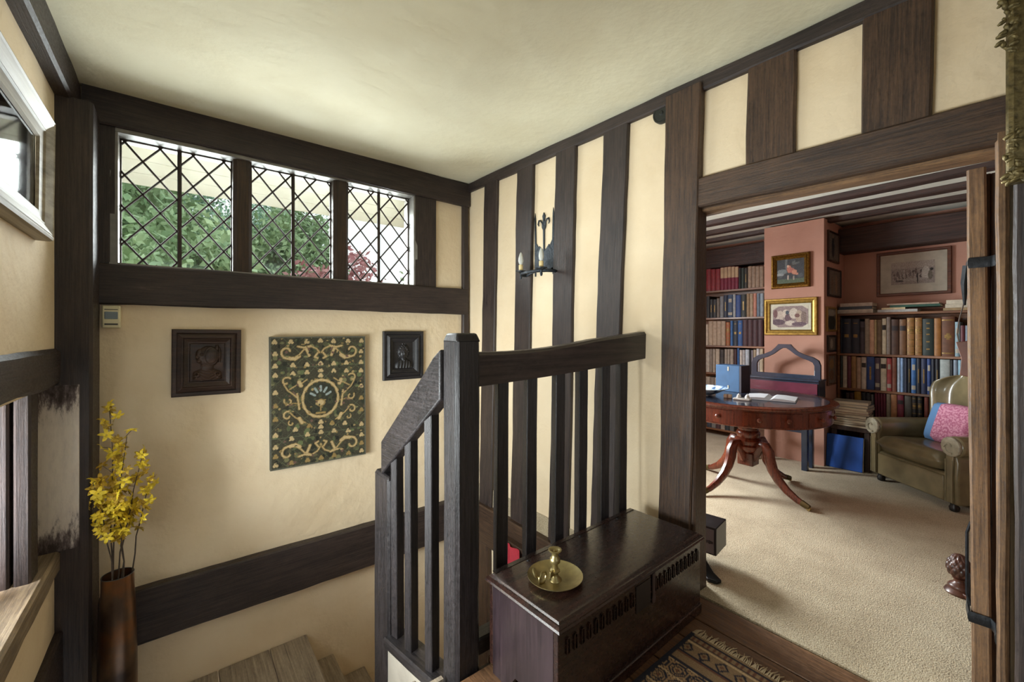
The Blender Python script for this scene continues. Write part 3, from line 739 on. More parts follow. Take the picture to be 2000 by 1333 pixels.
def strokes(U, V, asp, segs):
    """list of (polyline, half-width) -> signed coverage"""
    d = np.full(U.shape, 9.0)
    for P, w in segs:
        for (ax, ay), (bx, by) in zip(P, P[1:]):
            ex, ey = bx - ax, (by - ay) * asp
            px_, py_ = U - ax, (V - ay) * asp
            t = np.clip((px_ * ex + py_ * ey) / (ex * ex + ey * ey + 1e-9), 0, 1)
            d = np.minimum(d, np.hypot(px_ - t * ex, py_ - t * ey) - w)
    return d
def spiral(cx, cy, r0, r1, a0, a1, n=18, asp=1.41):
    return [(cx + (r0 + (r1 - r0) * i / n) * math.cos(a0 + (a1 - a0) * i / n), cy + (r0 + (r1 - r0) * i / n) * math.sin(a0 + (a1 - a0) * i / n) / asp) for i in range(n + 1)]
def tapcol(U0, V):
    asp = 1.41; rs = np.random.RandomState(3)
    out = np.empty(U0.shape + (3,)); g1, g2 = h2('#302c20'), h2('#545039')
    k = rs.rand(*U0.shape)[..., None]; out[:] = g1 * (1 - k * .8) + g2 * k * .8
    fold = np.minimum(abs((U0 + V * 1.4) * 4.5 % 1 - .5), abs((U0 - V * 1.4) * 4.5 % 1 - .5)); out[fold < .012] = h2('#5c634a')
    for vv in (.235, .765): out[abs(V - vv) < .003] = h2('#5c634a')
    # worn weave: dabs of paler and darker green, leaf tips
    for i in range(330):
        a, b, c, d = rs.rand(4); w = (abs(U0 - a) / (.010 + .02 * c)) ** 2 + (abs(V - b) / (.006 + .016 * d)) ** 2
        out[w < 1] = h2(['#59603f', '#23241a', '#4a4a33', '#6a6746', '#2f3322'][i % 5]) * (.8 + .4 * c)
    U = np.minimum(U0, 1 - U0)         # mirror about the middle
    gold, pale, mau = h2('#967c4a'), h2('#bda477'), h2('#6d4f48')
    def scroll(V):
        return [(spiral(.165, .115, .028, .075, -.4, -5.2), .013), ([(.13, .16), (.20, .175), (.27, .15), (.33, .10), (.40, .075), (.46, .095), (.49, .125)], .010),
                ([(.19, .165), (.24, .17), (.28, .15)], .022), ([(.27, .075), (.33, .085), (.40, .072)], .013), ([(.355, .10), (.375, .13), (.385, .15)], .016),
                ([(.47, .13), (.44, .16), (.47, .17)], .012)]
    Vt = np.minimum(V, 1 - V - .0)
    d = strokes(U, Vt, asp, scroll(None)); out[d < 0] = gold; out[d < -.006] = pale
    side = [(spiral(.155, .34, .02, .05, 1.2, 5.6), .011), ([(.13, .36), (.17, .41), (.22, .44), (.26, .47)], .009), ([(.19, .40), (.25, .375), (.31, .36), (.36, .335)], .008),
            ([(.28, .35), (.30, .38)], .022), (spiral(.175, .49, .018, .045, -1, 3.6), .010), ([(.26, .44), (.27, .50), (.28, .56)], .012), (spiral(.165, .60, .02, .05, .5, 5.0), .011),
            ([(.19, .58), (.24, .62), (.29, .645), (.34, .67)], .008), ([(.28, .63), (.305, .665)], .02), ([(.15, .52), (.22, .51), (.29, .515)], .006), (spiral(.20, .66, .012, .03, 0, 4), .009)]
    d = strokes(U, V, asp, side); out[d < 0] = gold; out[d < -.006] = pale
    d = strokes(U, V, asp, [([(.22, .42), (.25, .45)], .005), ([(.17, .52), (.21, .52)], .006), ([(.37, .085), (.39, .105)], .006)]); out[d < 0] = mau
    # little trefoils scattered in rows
    for (a, b) in [(.5, .035), (.36, .04), (.20, .04), (.045, .04), (.05, .13), (.05, .22), (.05, .29), (.05, .42), (.05, .52), (.05, .62), (.05, .74), (.05, .83), (.05, .90), (.05, .965), (.22, .22), (.36, .22), (.5, .215),
                   (.22, .285), (.36, .28), (.5, .27), (.5, .31), (.24, .715), (.38, .70), (.5, .72), (.5, .76), (.36, .765), (.20, .78), (.5, .68), (.36, .965), (.2, .965), (.5, .965)]:
        d = np.minimum.reduce([np.hypot(U - a, (V - b + .009) * asp) - .017, np.hypot(U - a - .013, (V - b - .004) * asp) - .015, np.hypot(U - a + .013, (V - b - .004) * asp) - .015])
        out[d < 0] = pale if (a * 7 + b * 11) % 1 > .4 else gold
    # wreath and urn
    q = np.hypot((U0 - .5) / .185, (V - .49) / .145); an = np.arctan2(V - .49, U0 - .5)
    ring = abs(q - 1) < .085 + .02 * np.sin(an * 16); out[ring] = gold; out[abs(q - 1) < .05] = pale
    ins = q < .9; out[ins] = out[ins] * .5 + h2('#24261b') * .5
    for a in (-2.6, -2.1, -1.57, -1.04, -.54):
        d = strokes(U0, V, asp, [([(.5 + .07 * math.cos(a), .50 + .07 * math.sin(a)), (.5 + .12 * math.cos(a), .50 + .105 * math.sin(a))], .012)]); out[d < 0] = h2('#8f9a96')
    d = np.minimum(strokes(U0, V, asp, [([(.5, .56), (.5, .60)], .010), ([(.455, .605), (.545, .605)], .010), ([(.45, .505), (.55, .505)], .006)]), np.hypot((U0 - .5) / 1.15, (V - .525) * asp) - .042)
    out[d < 0] = gold; out[d < -.012] = pale
    for i in range(170):                # stray leaves and worn threads over the scrollwork
        a, b, c, d = rs.rand(4); w = (abs(U0 - a) / (.006 + .010 * c)) ** 2 + (abs(V - b) / (.003 + .008 * d)) ** 2
        out[w < 1] = h2(['#8a7347', '#3a3c29', '#2a2b1f', '#6b4f45', '#a08a5c'][i % 5])
    e = np.minimum.reduce([U0 * .62, (1 - U0) * .62, V * .885, (1 - V) * .885]); out[e < .008] = h2('#5d5c50')
    return out
tp = thing('tapestry', 'green and gold scrollwork tapestry panel with urn medallion, below the leaded window', 'tapestry', M=wallM('back', (.783, YB, .829)) @ Matrix.Rotation(math.radians(.3), 4, 'Z'))
grid('woven_face', painted('tapestry_wool', 0.85, 0.5), .628, .886, 190, 260, lambda U, V: .036 + .0022 * np.sin(U * 9 + np.sin(V * 5) * 2) + .0008 * np.sin(V * 23 + U * 6), tapcol, tp, wm(tp))
B('stretcher', plain('tapestry_edge', '#4b4a40', 0.9), -.314, .314, -.443, .443, .002, .0325, tp, 0.003)

# --- motion sensor on the corner
ps = thing('motion_sensor', 'small cream motion sensor on the plaster corner under the beam', 'sensor', M=wallM('back', (-.291, YB, 1.386)))
B('housing', CREAMPL, -.038, .038, -.062, .062, .002, .036, ps, 0.007)
B('lens', plain('sensor_lens', '#7d8a94', 0.2), -.027, .027, -.012, .028, .034, .039, ps, 0.003)
B('slot', plain('sensor_slot', '#4c4a42', 0.5), -.027, .027, -.045, -.036, .035, .037, ps)
B('slot', plain('sensor_slot', '#4c4a42', 0.5), -.027, .027, .038, .042, .035, .037, ps)

# --- framed picture on the wall by the low window
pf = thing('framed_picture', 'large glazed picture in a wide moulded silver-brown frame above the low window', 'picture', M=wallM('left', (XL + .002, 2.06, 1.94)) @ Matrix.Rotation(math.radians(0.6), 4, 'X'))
FW, FH = 1.10, .51
PFM = wood('picture_frame_wood', '#857a68', '#b0a590', 0.5, axis=0, fine=30, coat=0.05, bmp=0.05)
MB().frame(FW, FH, [(0, .0), (0, .040), (.004, .052), (.014, .056), (.020, .052), (.024, .054), (.060, .036), (.066, .038), (.072, .032), (.100, .026), (.106, .028), (.112, .018)]).build('frame', PFM, pf, smooth=True, ang=0.3)
B('mount', plain('picture_mount', '#cfd4d4', 0.6), -FW / 2 + .105, FW / 2 - .105, -FH / 2 + .105, FH / 2 - .105, .004, .012, pf)
sheet('print', painted('print_ink', 0.6), FW - .34, FH - .28, 40, 24, lambda U, V: (np.array([.62, .68, .70]) + .10 * np.sin(U * 9)[..., None] * np.sin(V * 6 + U * 4)[..., None]) , pf, wm(pf) @ Matrix.Translation((0, 0, .0135)))  # pale blue tones stand in for the glare on the glass
B('glazing', GLASS, -FW / 2 + .108, FW / 2 - .108, -FH / 2 + .108, FH / 2 - .108, .0145, .0165, pf)

# --- wall sconce with two candle bulbs
sc = thing('wall_sconce', 'black iron wall sconce with two candle bulbs on the timber-framed wall', 'wall lamp', M=wallM('right', (XW - .001, 2.200, 1.675)))
SIR = plain('grey_iron', '#3b4046', 0.45, 0.7, bmp=0.3, var=0.35, vscale=80)
for s in (-1, 1):
    MB().prism([(s * .098, .03), (s * .086, .03), (s * .080, .20), (s * .055, .23), (s * .082, .27), (s * .088, .45), (s * .094, .49), (s * .102, .45)], 0, .006).build('back_bar', SIR, sc, bev=0.001)
outer = [(-.085, .06), (.085, .06), (.085, .20), (.05, .245), (.02, .215), (-.02, .215), (-.05, .245), (-.085, .20)]
MB().prism(outer, 0.002, .006).build('back_plate', SIR, sc, bev=0.001)
MB().prism([(-.006, .2), (.006, .2), (.008, .35), (.02, .37), (.022, .40), (.008, .415), (.014, .45), (.0, .475), (-.014, .45), (-.008, .415), (-.022, .40), (-.02, .37), (-.008, .35)], .001, .009).build('fleur', SIR, sc, bev=0.001)
for s in (-1, 1):
    MB().tube([(s * .012, .395, .006), (s * .03, .42, .008), (s * .05, .425, .008), (s * .058, .40, .008), (s * .05, .385, .008)], [.005, .006, .006, .005, .003], 6).build('scroll', SIR, sc, smooth=True)
band = [(-.15, .04, .036), (-.155, .04, .065), (-.135, .04, .105), (-.08, .04, .140), (0, .04, .153), (.08, .04, .140), (.135, .04, .105), (.155, .04, .065), (.15, .04, .036)]
MB().tube(band, .0085, 6, 1.3, (0, 1, 0)).build('hoop', SIR, sc, smooth=True)
for s in (-1, 1):
    MB().tube([(s * .15, .038, .038), (s * .115, .05, .036), (s * .092, .06, .022), (s * .084, .07, .004)], .008, 6).build('bracket', SIR, sc, smooth=True)
BULB, ntb, bb = newmat('candle_bulb_glass'); bb.inputs['Base Color'].default_value = (.86, .86, .8, 1); bb.inputs['Roughness'].default_value = .12; bb.inputs['Transmission Weight'].default_value = .35
for s in (-1, 1):
    T = basis((1, 0, 0), (0, 0, -1), (0, 1, 0), (s * .107, .055, .128))
    cup = MB().lathe([(.006, -.05), (.010, -.035), (.007, -.02), (.012, -.008), (.038, .0), (.040, .006), (.036, .006), (.012, .003), (0, .003)], 20, T, cap=False).build('drip_pan', SIR, sc, smooth=True, ang=0.9)
    MB().lathe([(.015, .002), (.015, .048), (.010, .050)], 16, T).build('candle_sleeve', plain('candle_cream', '#dcc58f', 0.5), cup, wm(sc), smooth=True)
    MB().lathe([(.010, .050), (.016, .062), (.0185, .08), (.017, .10), (.011, .122), (.004, .136), (.0005, .14)], 18, T).build('bulb', BULB, cup, wm(sc), smooth=True, ang=1.2)

# --- round bell push high on the wall
bl = thing('door_bell', 'round black bell disc high on the wall beside the door post', 'bell', M=wallM('right', tuple(onX(1296, 223, XW - .0) - Vector((.0005, 0, 0)))))
MB().lathe([(.052, 0), (.052, .018), (.050, .022), (.046, .0225), (.040, .019), (.012, .020), (.008, .024), (.0, .024)], 36).build('disc', plain('black_bakelite', '#1f2221', 0.4, var=0.15), bl, smooth=True, ang=0.5)
MB().tube([(.0, .05, .006), (.002, .07, .004), (.004, .088, .003)], .003, 6).build('wire', IRON, bl)

# --- gilt mirror on the wall beside the doorway
gm = thing('gilt_mirror', 'ornate gilt framed mirror hanging beside the library doorway', 'mirror', M=wallM('right', (XF - .0535, -.275, 2.095)))
MW, MH = .70, .71
MB().frame(MW, MH, [(0, .0), (0, .03), (.006, .042), (.016, .044), (.024, .036), (.036, .030), (.046, .026), (.050, .030), (.058, .030), (.062, .022), (.072, .016)]).build('frame', GILT, gm, smooth=True, ang=0.35)
mg, ntg, bg = newmat('mirror_silver'); bg.inputs['Metallic'].default_value = 1; bg.inputs['Roughness'].default_value = .05; bg.inputs['Base Color'].default_value = (.8, .82, .8, 1)
B('looking_glass', mg, -MW / 2 + .06, MW / 2 - .06, -MH / 2 + .06, MH / 2 - .06, .008, .014, gm)
def ornament(cx, cy, dirx, diry, k):
    mb = MB(); rs = random.Random(k)
    for i in range(22):
        t = i / 22; r = rs.uniform(.007, .013) * (1 - .3 * t)
        for ax in (0, 1):
            px = cx + (dirx * (.0 + .13 * t) if ax == 0 else dirx * rs.uniform(-.008, .022)); py = cy + (diry * (.0 + .17 * t) if ax == 1 else diry * rs.uniform(-.008, .022))
            mb.lathe([(r * .15, -r * .4), (r, 0), (r * .75, r * .6), (r * .1, r)], 7, Matrix.Translation((px, py, .038)) @ Matrix.Rotation(rs.uniform(0, 3), 4, 'Z') @ Matrix.Diagonal((1.5, .8, 1, 1)))
    return mb
for sx in (-1, 1):
    for sy in (-1, 1):
        ornament(sx * (MW / 2 - .006), sy * (MH / 2 - .006), -sx, -sy, sx * 3 + sy).build('corner_ornament', GILT, gm, smooth=True, ang=0.8)
# carved clasp half way up the side
mb = MB(); rs = random.Random(5)
for i in range(26):
    r = rs.uniform(.006, .011)
    mb.lathe([(r * .15, -r * .4), (r, 0), (r * .75, r * .6), (r * .1, r)], 7, Matrix.Translation((-MW / 2 + rs.uniform(-.012, .02), .03 + .17 * i / 26, .040)) @ Matrix.Rotation(rs.uniform(0, 3), 4, 'Z') @ Matrix.Diagonal((1.4, .8, 1, 1)))
mb.build('clasp', GILT, gm, smooth=True, ang=0.8)

# --- tall metal vase with forsythia, on the quarter landing
VX, VY, VZ = -.245, 2.93, -.797
va = thing('floor_vase', 'tall slender bronze floor vase holding yellow forsythia in the stair corner', 'vase', (VX, VY, VZ))
def vasemat():
    m, nt, b = newmat('bronze_copper')
    v = coords(nt, (3, 3, 2.5), False)
    n = N(nt, 'ShaderNodeTexNoise', Scale=1.6, Detail=4.0); nt.links.new(v, n.inputs['Vector'])
    nt.links.new(ramp(nt, n.outputs[0], [(0.35, lin('#453b36')), (0.5, lin('#6e5a4c')), (0.62, lin('#8d6242')), (0.75, lin('#5c504a'))]), b.inputs['Base Color'])
    b.inputs['Metallic'].default_value = .85; b.inputs['Roughness'].default_value = .33; return m
H = .865
MB().lathe([(.0, .0), (.072, 0), (.078, .006), (.078, .20), (.076, .45), (.070, .70), (.064, .80), (.0635, H), (.0615, H), (.060, H - .02), (.062, .5), (.06, .4), (0, .4)], 40, cap=False).build('body', vasemat(), va, smooth=True, ang=0.9)
MB().tube([(.0625 * math.cos(q), .0625 * math.sin(q), H) for q in [2 * math.pi * i / 40 for i in range(41)]], .0022, 6).build('rim', plain('vase_rim', '#6f757d', 0.3, 0.9), va, smooth=True)
YEL = plain('forsythia_yellow', '#e6c935', 0.6, var=0.25, vscale=40); YEL2 = plain('forsythia_ochre', '#b3912a', 0.6, var=0.25, vscale=40)
TWIG = plain('twig_bark', '#4a3d34', 0.8, var=0.3, vscale=80)
def blossom(mat):
    vs = []; fs = []
    for k in range(5):
        a = k * 2 * math.pi / 5
        for r, w, z in ((.002, .002, 0), (.010, .0062, .004), (.019, .0052, .003), (.025, .0008, -.002)):
            for s in (-1, 1):
                vs.append((r * math.cos(a) - s * w * math.sin(a), r * math.sin(a) + s * w * math.cos(a), z))
        b = k * 8
        fs += [(b, b + 2, b + 3, b + 1), (b + 2, b + 4, b + 5, b + 3), (b + 4, b + 6, b + 7, b + 5)]
    o = MB().add(vs, fs)
    return o
rb = random.Random(11)
proto = {}
branches = [  # (tip offset from the vase mouth, bloom count)
    (-.03, .02, .87, 17), (.03, -.02, .70, 14), (.10, .03, .60, 14), (-.085, -.05, .50, 20), (.0, -.06, .42, 18), (.13, .0, .47, 12), (.03, .05, .33, 12)]
for bi, (dx, dy, hz, nb) in enumerate(branches):
    dsc = ['tallest upright', 'straight', 'outward leaning', 'drooping full-bloomed', 'short dense', 'sparse outermost', 'shortest'][bi]
    ba = 2 * math.pi * bi / 7 + 2.2                       # each stem stands on its own spot in the bottom of the vase
    P0 = Vector((VX + .036 * math.cos(ba), VY + .036 * math.sin(ba), VZ + .402)); tip = Vector((VX + dx, VY + dy, VZ + H + hz))
    br = thing('forsythia_branch', f'{dsc} yellow forsythia branch in the tall bronze vase', 'flower', tuple(P0), group='forsythia branches in the bronze vase')
    ctl = Vector((VX + .03 * math.cos(ba) + dx * .10, VY + .03 * math.sin(ba) + dy * .10, VZ + H + .16))
    def pt(t): return P0 * (1 - t) ** 2 + ctl * (2 * t * (1 - t)) + tip * t * t
    pts = [pt(k / 10) + Vector((rb.uniform(-.006, .006), rb.uniform(-.006, .006), 0)) * (k > 0) for k in range(11)]
    MB().tube([p - P0 for p in pts], [.0045 - .0003 * k for k in range(11)], 6).build('stem', TWIG, br, Matrix.Translation(P0), smooth=True)
    nb = int(nb * 1.75)
    for k in range(nb):
        t = 1 - .62 * (k / nb) ** 1.1 * min(.78, .62 * hz / (hz + .25) + .2)
        p = pt(t); off = Vector((rb.uniform(-1, 1), rb.uniform(-1, 1), rb.uniform(-.4, .9))) * rb.uniform(.012, .045)
        key = 'y' if rb.random() < .68 else 'o'
        T = Matrix.Translation(p + off) @ Euler((rb.uniform(.3, 2.2), rb.uniform(-.6, .6), rb.uniform(0, 6.3))).to_matrix().to_4x4() @ Matrix.Scale(rb.uniform(1.0, 1.45), 4)
        if key not in proto: proto[key] = blossom(None).build('blossom', YEL if key == 'y' else YEL2, br, T)
        else: copyo(proto[key], br, T)
        if k % 3 == 0: MB().tube([(0, 0, 0), off], .0014, 4).build('twig', TWIG, br, Matrix.Translation(p))

# --- something red hung over the sill beam in the stairwell
rc = thing('red_cloth', 'red folded cloth hanging from the sill beam down in the stairwell', 'cloth', (XF - .075, 2.46, -.56))
vs = []; fs = []; n = 14
for k in range(n + 1):
    t = k / n
    for z in (0, .30): vs.append((.012 * math.sin(t * 15) - .03, -.13 + .26 * t, z + .0))
for k in range(n): fs.append((k * 2, k * 2 + 1, k * 2 + 3, k * 2 + 2))
o = MB().add(vs, fs).build('drape', plain('red_cloth', '#b5303f', 0.85, var=0.2, vscale=10), rc, smooth=True, ang=2)
md = o.modifiers.new('thick', 'SOLIDIFY'); md.thickness = .006
B('peg_rail', OAKB, -.012, .046, -.15, .15, .28, .31, rc, 0.003)
# ================================================================== THE DOOR AND THE LIBRARY
# --- open plank door, seen on its hinge edge
DH_ = Vector((2.235, .122, 0)); DE_ = Vector((3.05, .180, 0))
dd = (DE_ - DH_).normalized(); dn = Vector((-dd.y, dd.x, 0))
door = struct(MB().box(0, .815, -.022, .0, .012, 1.86).build('door_1', OAKB, None, basis(dd, dn, (0, 0, 1), DH_), bev=0.004))
for k in range(5):
    timber('plank', DH_ + dd * (.083 + k * .163) + dn * .012 + Vector((0, 0, .012)), DH_ + dd * (.083 + k * .163) + dn * .012 + Vector((0, 0, 1.86)), .160, .026, dn, OAKB, door, 0.001, ch=.003)
timber('stile', DH_ - dd * .012 + dn * .020 + Vector((0, 0, .012)), DH_ - dd * .02 + dn * .034 + Vector((0, 0, 1.875)), .045, .048, dn, OAKL, door, 0.004, ch=.006)
for z in (.30, 1.545):
    MB().tube([DH_ + dn * .052 + dd * .30, DH_ + dn * .054 + dd * .02, DH_ + dn * .050 - dd * .045, DH_ + dn * .0 - dd * .045, Vector((2.16, .105, 0)), Vector((2.09, .100, 0))], .0055, 8, 3.6, (0, 0, 1)) \
        .build('strap_hinge', IRON, door, Matrix.Translation((0, 0, z)), smooth=True)
MB().tube([DH_ + dn * .056 - dd * .02 + Vector((0, 0, 1.54)), DH_ + dn * .062 - dd * .015 + Vector((0, 0, 1.48)), DH_ + dn * .062 + dd * .01 + Vector((0, 0, 1.40))], [.012, .011, .004], 6).build('hinge_tail', IRON, door, Matrix(), smooth=True)
MB().tube([DH_ + dn * .046 + Vector((0, 0, .62)), DH_ + dn * .056 + Vector((0, 0, .58)), DH_ + dn * .056 + Vector((0, 0, .36)), DH_ + dn * .046 + Vector((0, 0, .32))], .005, 6).build('pull_bar', IRON, door, Matrix(), smooth=True)
lt = thing('leather_tag', 'brown leather tag on a thin cord hanging from the iron door hinge', 'tag', tuple(DH_ + dn * .064 + dd * .008 + Vector((0, 0, 1.215))))
MB().tube([(0, 0, .19), (.003, .012, .13), (0, .016, .08), (0, .012, .05)], .0022, 5).build('cord', TWIG, lt)
MB().prism([(-.02, .05), (.012, .055), (.028, .0), (.012, -.075), (-.010, -.07), (-.006, -.01)], -.004, .004, basis((0, -1, 0), (0, 0, 1), (-1, 0, 0), (0, 0, 0))).build('tag', plain('brown_leather', '#5c3426', 0.5, var=0.25), lt, bev=0.002)

# --- carved pineapple door stop
ds = thing('door_stop', 'turned wooden pineapple door stop on the carpet by the open door', 'door stop', (3.04, .268, .005))
PNW = wood('pine_finial', '#3a2018', '#5d3424', 0.4, fine=50, coat=0.3)
MB().lathe([(.0, 0), (.052, 0), (.056, .008), (.050, .018), (.040, .026), (.043, .036), (.036, .046), (.022, .056), (.020, .068), (.026, .076), (.0, .076)], 28, cap=False).build('base', PNW, ds, smooth=True, ang=0.9)
vs = []; fs = []; nA, nZ = 96, 44
for j in range(nZ + 1):
    t = j / nZ; z = .072 + .125 * t; r = .048 * math.sin(math.pi * (t * .94 + .06)) ** .62 * (1 - .16 * t)
    for i in range(nA):
        a = 2 * math.pi * i / nA
        q = abs(math.sin(5 * a + t * 9)) * abs(math.sin(5 * a - t * 9))
        rr = r + .006 * q ** .6 * (1 if 0.12 < t < .97 else 0)
        vs.append((rr * math.cos(a), rr * math.sin(a), z))
for j in range(nZ):
    for i in range(nA): fs.append((j * nA + i, j * nA + (i + 1) % nA, (j + 1) * nA + (i + 1) % nA, (j + 1) * nA + i))
fs.append(tuple(nZ * nA + i for i in range(nA)))
MB().add(vs, fs).build('pineapple', PNW, ds, smooth=True, ang=1.5)
MB().prism([(0, -.03), (.05, -.026), (.082, -.02), (.082, .02), (.05, .026), (0, .03)], 0, .022, Matrix.Rotation(math.radians(-128), 4, 'Z')).build('foot_wedge', PNW, ds, bev=0.004)

# --- low black metal box on feet just inside the doorway
bx = thing('black_metal_case', 'low black metal case on splayed feet just inside the doorway', 'case', (2.36, 1.212, .005), math.radians(8))
BLK = plain('black_enamel', '#17181b', 0.35, 0.3, var=0.2)
B('body', BLK, -.10, .07, -.095, .12, .085, .235, bx, 0.004)
B('front_plate', plain('grey_plate', '#55565a', 0.35, 0.4, var=0.15), -.105, -.099, -.085, .10, .095, .225, bx, 0.001)
for z in (.150, .157): B('hinge_line', BLK, -.108, -.104, -.08, .09, z, z + .003, bx)
for y in (-.06, .04):
    MB().lathe([(.007, 0), (.009, .003), (.005, .007)], 10, basis((0, 1, 0), (0, 0, 1), (-1, 0, 0), (-.105, y, .155))).build('catch', BLK, bx)
MB().tube([(-.05, .0, .09), (-.06, -.005, .05), (-.06, -.005, .0)], [.03, .022, .02], 8).build('stem', BLK, bx, smooth=True)
MB().prism([(-.222, -.09), (-.218, -.135), (-.185, -.15), (-.14, -.10), (-.03, -.02), (-.03, .03), (-.12, .02)], 0, .018).build('foot', BLK, bx, bev=0.006)

# --- bookcases
SHW = wood('shelf_pine', '#5d3a20', '#8a5a34', 0.45, axis=1, fine=40, coat=0.2)
SXF = 5.27                       # front edge of the shelves
def bookcase(label, y0, y1, zs, ztop, uprights):
    t = thing('bookcase', label, 'bookcase', ((SXF + LIBX) / 2, (y0 + y1) / 2, .004))
    for z in zs:
        o = B('shelf', SHW, SXF, LIBX - .02, y0, y1, z - .022, z, None, 0.002)
        M = o.matrix_basis.copy(); place(o, M, t)
    for y in uprights:
        o = B('upright', SHW, SXF + .008, LIBX - .02, y - .010, y + .010, .006, ztop); M = o.matrix_basis.copy(); place(o, M, t)
    o = B('back_panel', SHW, LIBX - .02, LIBX - .006, y0, y1, .006, ztop); M = o.matrix_basis.copy(); place(o, M, t)
    return t
RZ = [.09, .45, onX(1640, 757, SXF).z, onX(1640, 690, SXF).z, onX(1640, 613, SXF).z]
LZ = [.10, .43, onX(1435, 731, SXF).z, onX(1435, 676, SXF).z, onX(1435, 620, SXF).z, onX(1435, 565, SXF).z]
bookcase('pine wall bookcase full of books behind the green armchair', -.35, 1.325, RZ, RZ[-1], [1.313, -.34])
bookcase('pine alcove bookcase on the other side of the chimney breast', 1.885, 3.25, LZ, 2.1, [1.897, 3.24])
GOLD = plain('gold_tooling', '#7d6436', 0.45, 0.5, var=0.3, vscale=80)
LBL = plain('dark_label', '#241c1c', 0.6)
WHT = plain('white_label', '#a49e90', 0.7)
bcount = {}
def book(y, w, z0, h, hexc, style, d, label, group, lean=0.0):
    """an upright book, spine towards the room (-X); y is the side nearest the doorway"""
    key = (round(w, 4), round(h, 3), hexc, style, round(d, 3))
    T = Matrix.Translation((SXF + .012, y + w / 2, z0))
    mb = MB(); a = w / 2; e = min(.004, w * .16)
    mb.cur = 0
    arc = [(-a, .012)] + [(-a * math.cos(math.pi * i / 6), .012 - .010 * math.sin(math.pi * i / 6)) for i in range(1, 6)] + [(a, .012)]
    T2 = basis((0, 1, 0), (1, 0, 0), (0, 0, -1), (0, 0, h))
    mb.prism(arc[::-1], 0, h, T2)
    mb.box(.010, d, -a, -a + e, 0, h); mb.box(.010, d, a - e, a, 0, h)
    mb.cur = 1; mb.box(.012, d - .004, -a + e, a - e, .003, h - .005)
    mb.cur = 2
    def strip(z, hh, f=.86, out=.0006):
        p = [(-a * f * math.cos(math.pi * i / 6), .012 - .010 * math.sin(math.pi * math.acos(max(-1, min(1, f * math.cos(math.pi * i / 6)))) / math.pi) - out) for i in range(0, 7)]
        vs = [(q[1], q[0], z) for q in p] + [(q[1], q[0], z + hh) for q in p]
        mb.add(vs, [(i, i + 1, i + 8, i + 7) for i in range(6)])
    third = GOLD
    if style == 'b':
        for k in range(6): strip(h * (.06 + .17 * k), h * .022, .98, .0012)
        strip(h * .62, h * .09, .8)
    elif style == 'l': strip(h * .68, h * .14); third = LBL
    elif style == 'w': strip(h * .10, h * .12, .8); strip(h * .66, h * .16, .6); third = WHT
    elif style == 't': strip(h * .30, h * .40, .22)
    elif style == 'o': strip(h * .46, h * .09, .5); strip(h * .86, h * .02, .5)
    elif style == 'd':
        for z, hh, f in ((.06, .03, .95), (.90, .03, .95), (.42, .04, .25), (.46, .08, .55), (.54, .04, .25)): strip(h * z, h * hh, f)
    elif style == '2': strip(h * .52, h * .47, 1.0, .0008); third = plain('buff_spine', '#b29a7c', 0.7)
    elif style == 's':
        for z in (.16, .36, .56, .72, .86): strip(h * z, h * .035, .3)
    mats = [plain('book_' + hexc.lstrip('#'), hexc, 0.55, var=0.2, vscale=30), PAPER, third]
    o = mb.build('book', mats, None, T @ Matrix.Rotation(lean, 4, 'X'), smooth=True, ang=0.5)
    tag(o, label, 'book', group); return o
ORD = ['first', 'second', 'third', 'fourth', 'fifth']
def row(spec, z0, ztop_shelf, X0=SXF + .012, base=None, place_=''):
    """spec: list of (u0, u1, vtop, hex, style, description); u,v measured on the plane of the spines"""
    prev = None
    for (u0, u1, vt, hexc, style, desc) in spec:
        ya, yb = onX(u0, 650, X0).y, onX(u1, 650, X0).y     # ya > yb
        if prev is not None: ya = min(ya, prev - .0008)
        if ya - yb < .006: continue
        if yb < 1.6: ya = min(ya, 1.301)
        else: ya, yb = min(ya, 3.228), max(yb, 1.909)
        if ya - yb < .006: continue
        top = onX((u0 + u1) / 2, vt, X0).z
        h = min(top, ztop_shelf - .028) - z0
        lab = f'{desc} on {place_}'
        book(yb, ya - yb - .0006, z0 + .0004, max(h, .08), hexc, style, .20 if h > .25 else .165, lab, 'books on ' + place_)
        prev = yb
def cr(x, y=0, x0=1620, y0=580, k=.18755): return x0 + x * k, y0 + y * k
def spec(rows, x0, y0, k): return [(x0 + a * k, x0 + b * k, y0 + t * k, c, s, d) for a, b, t, c, s, d in rows]
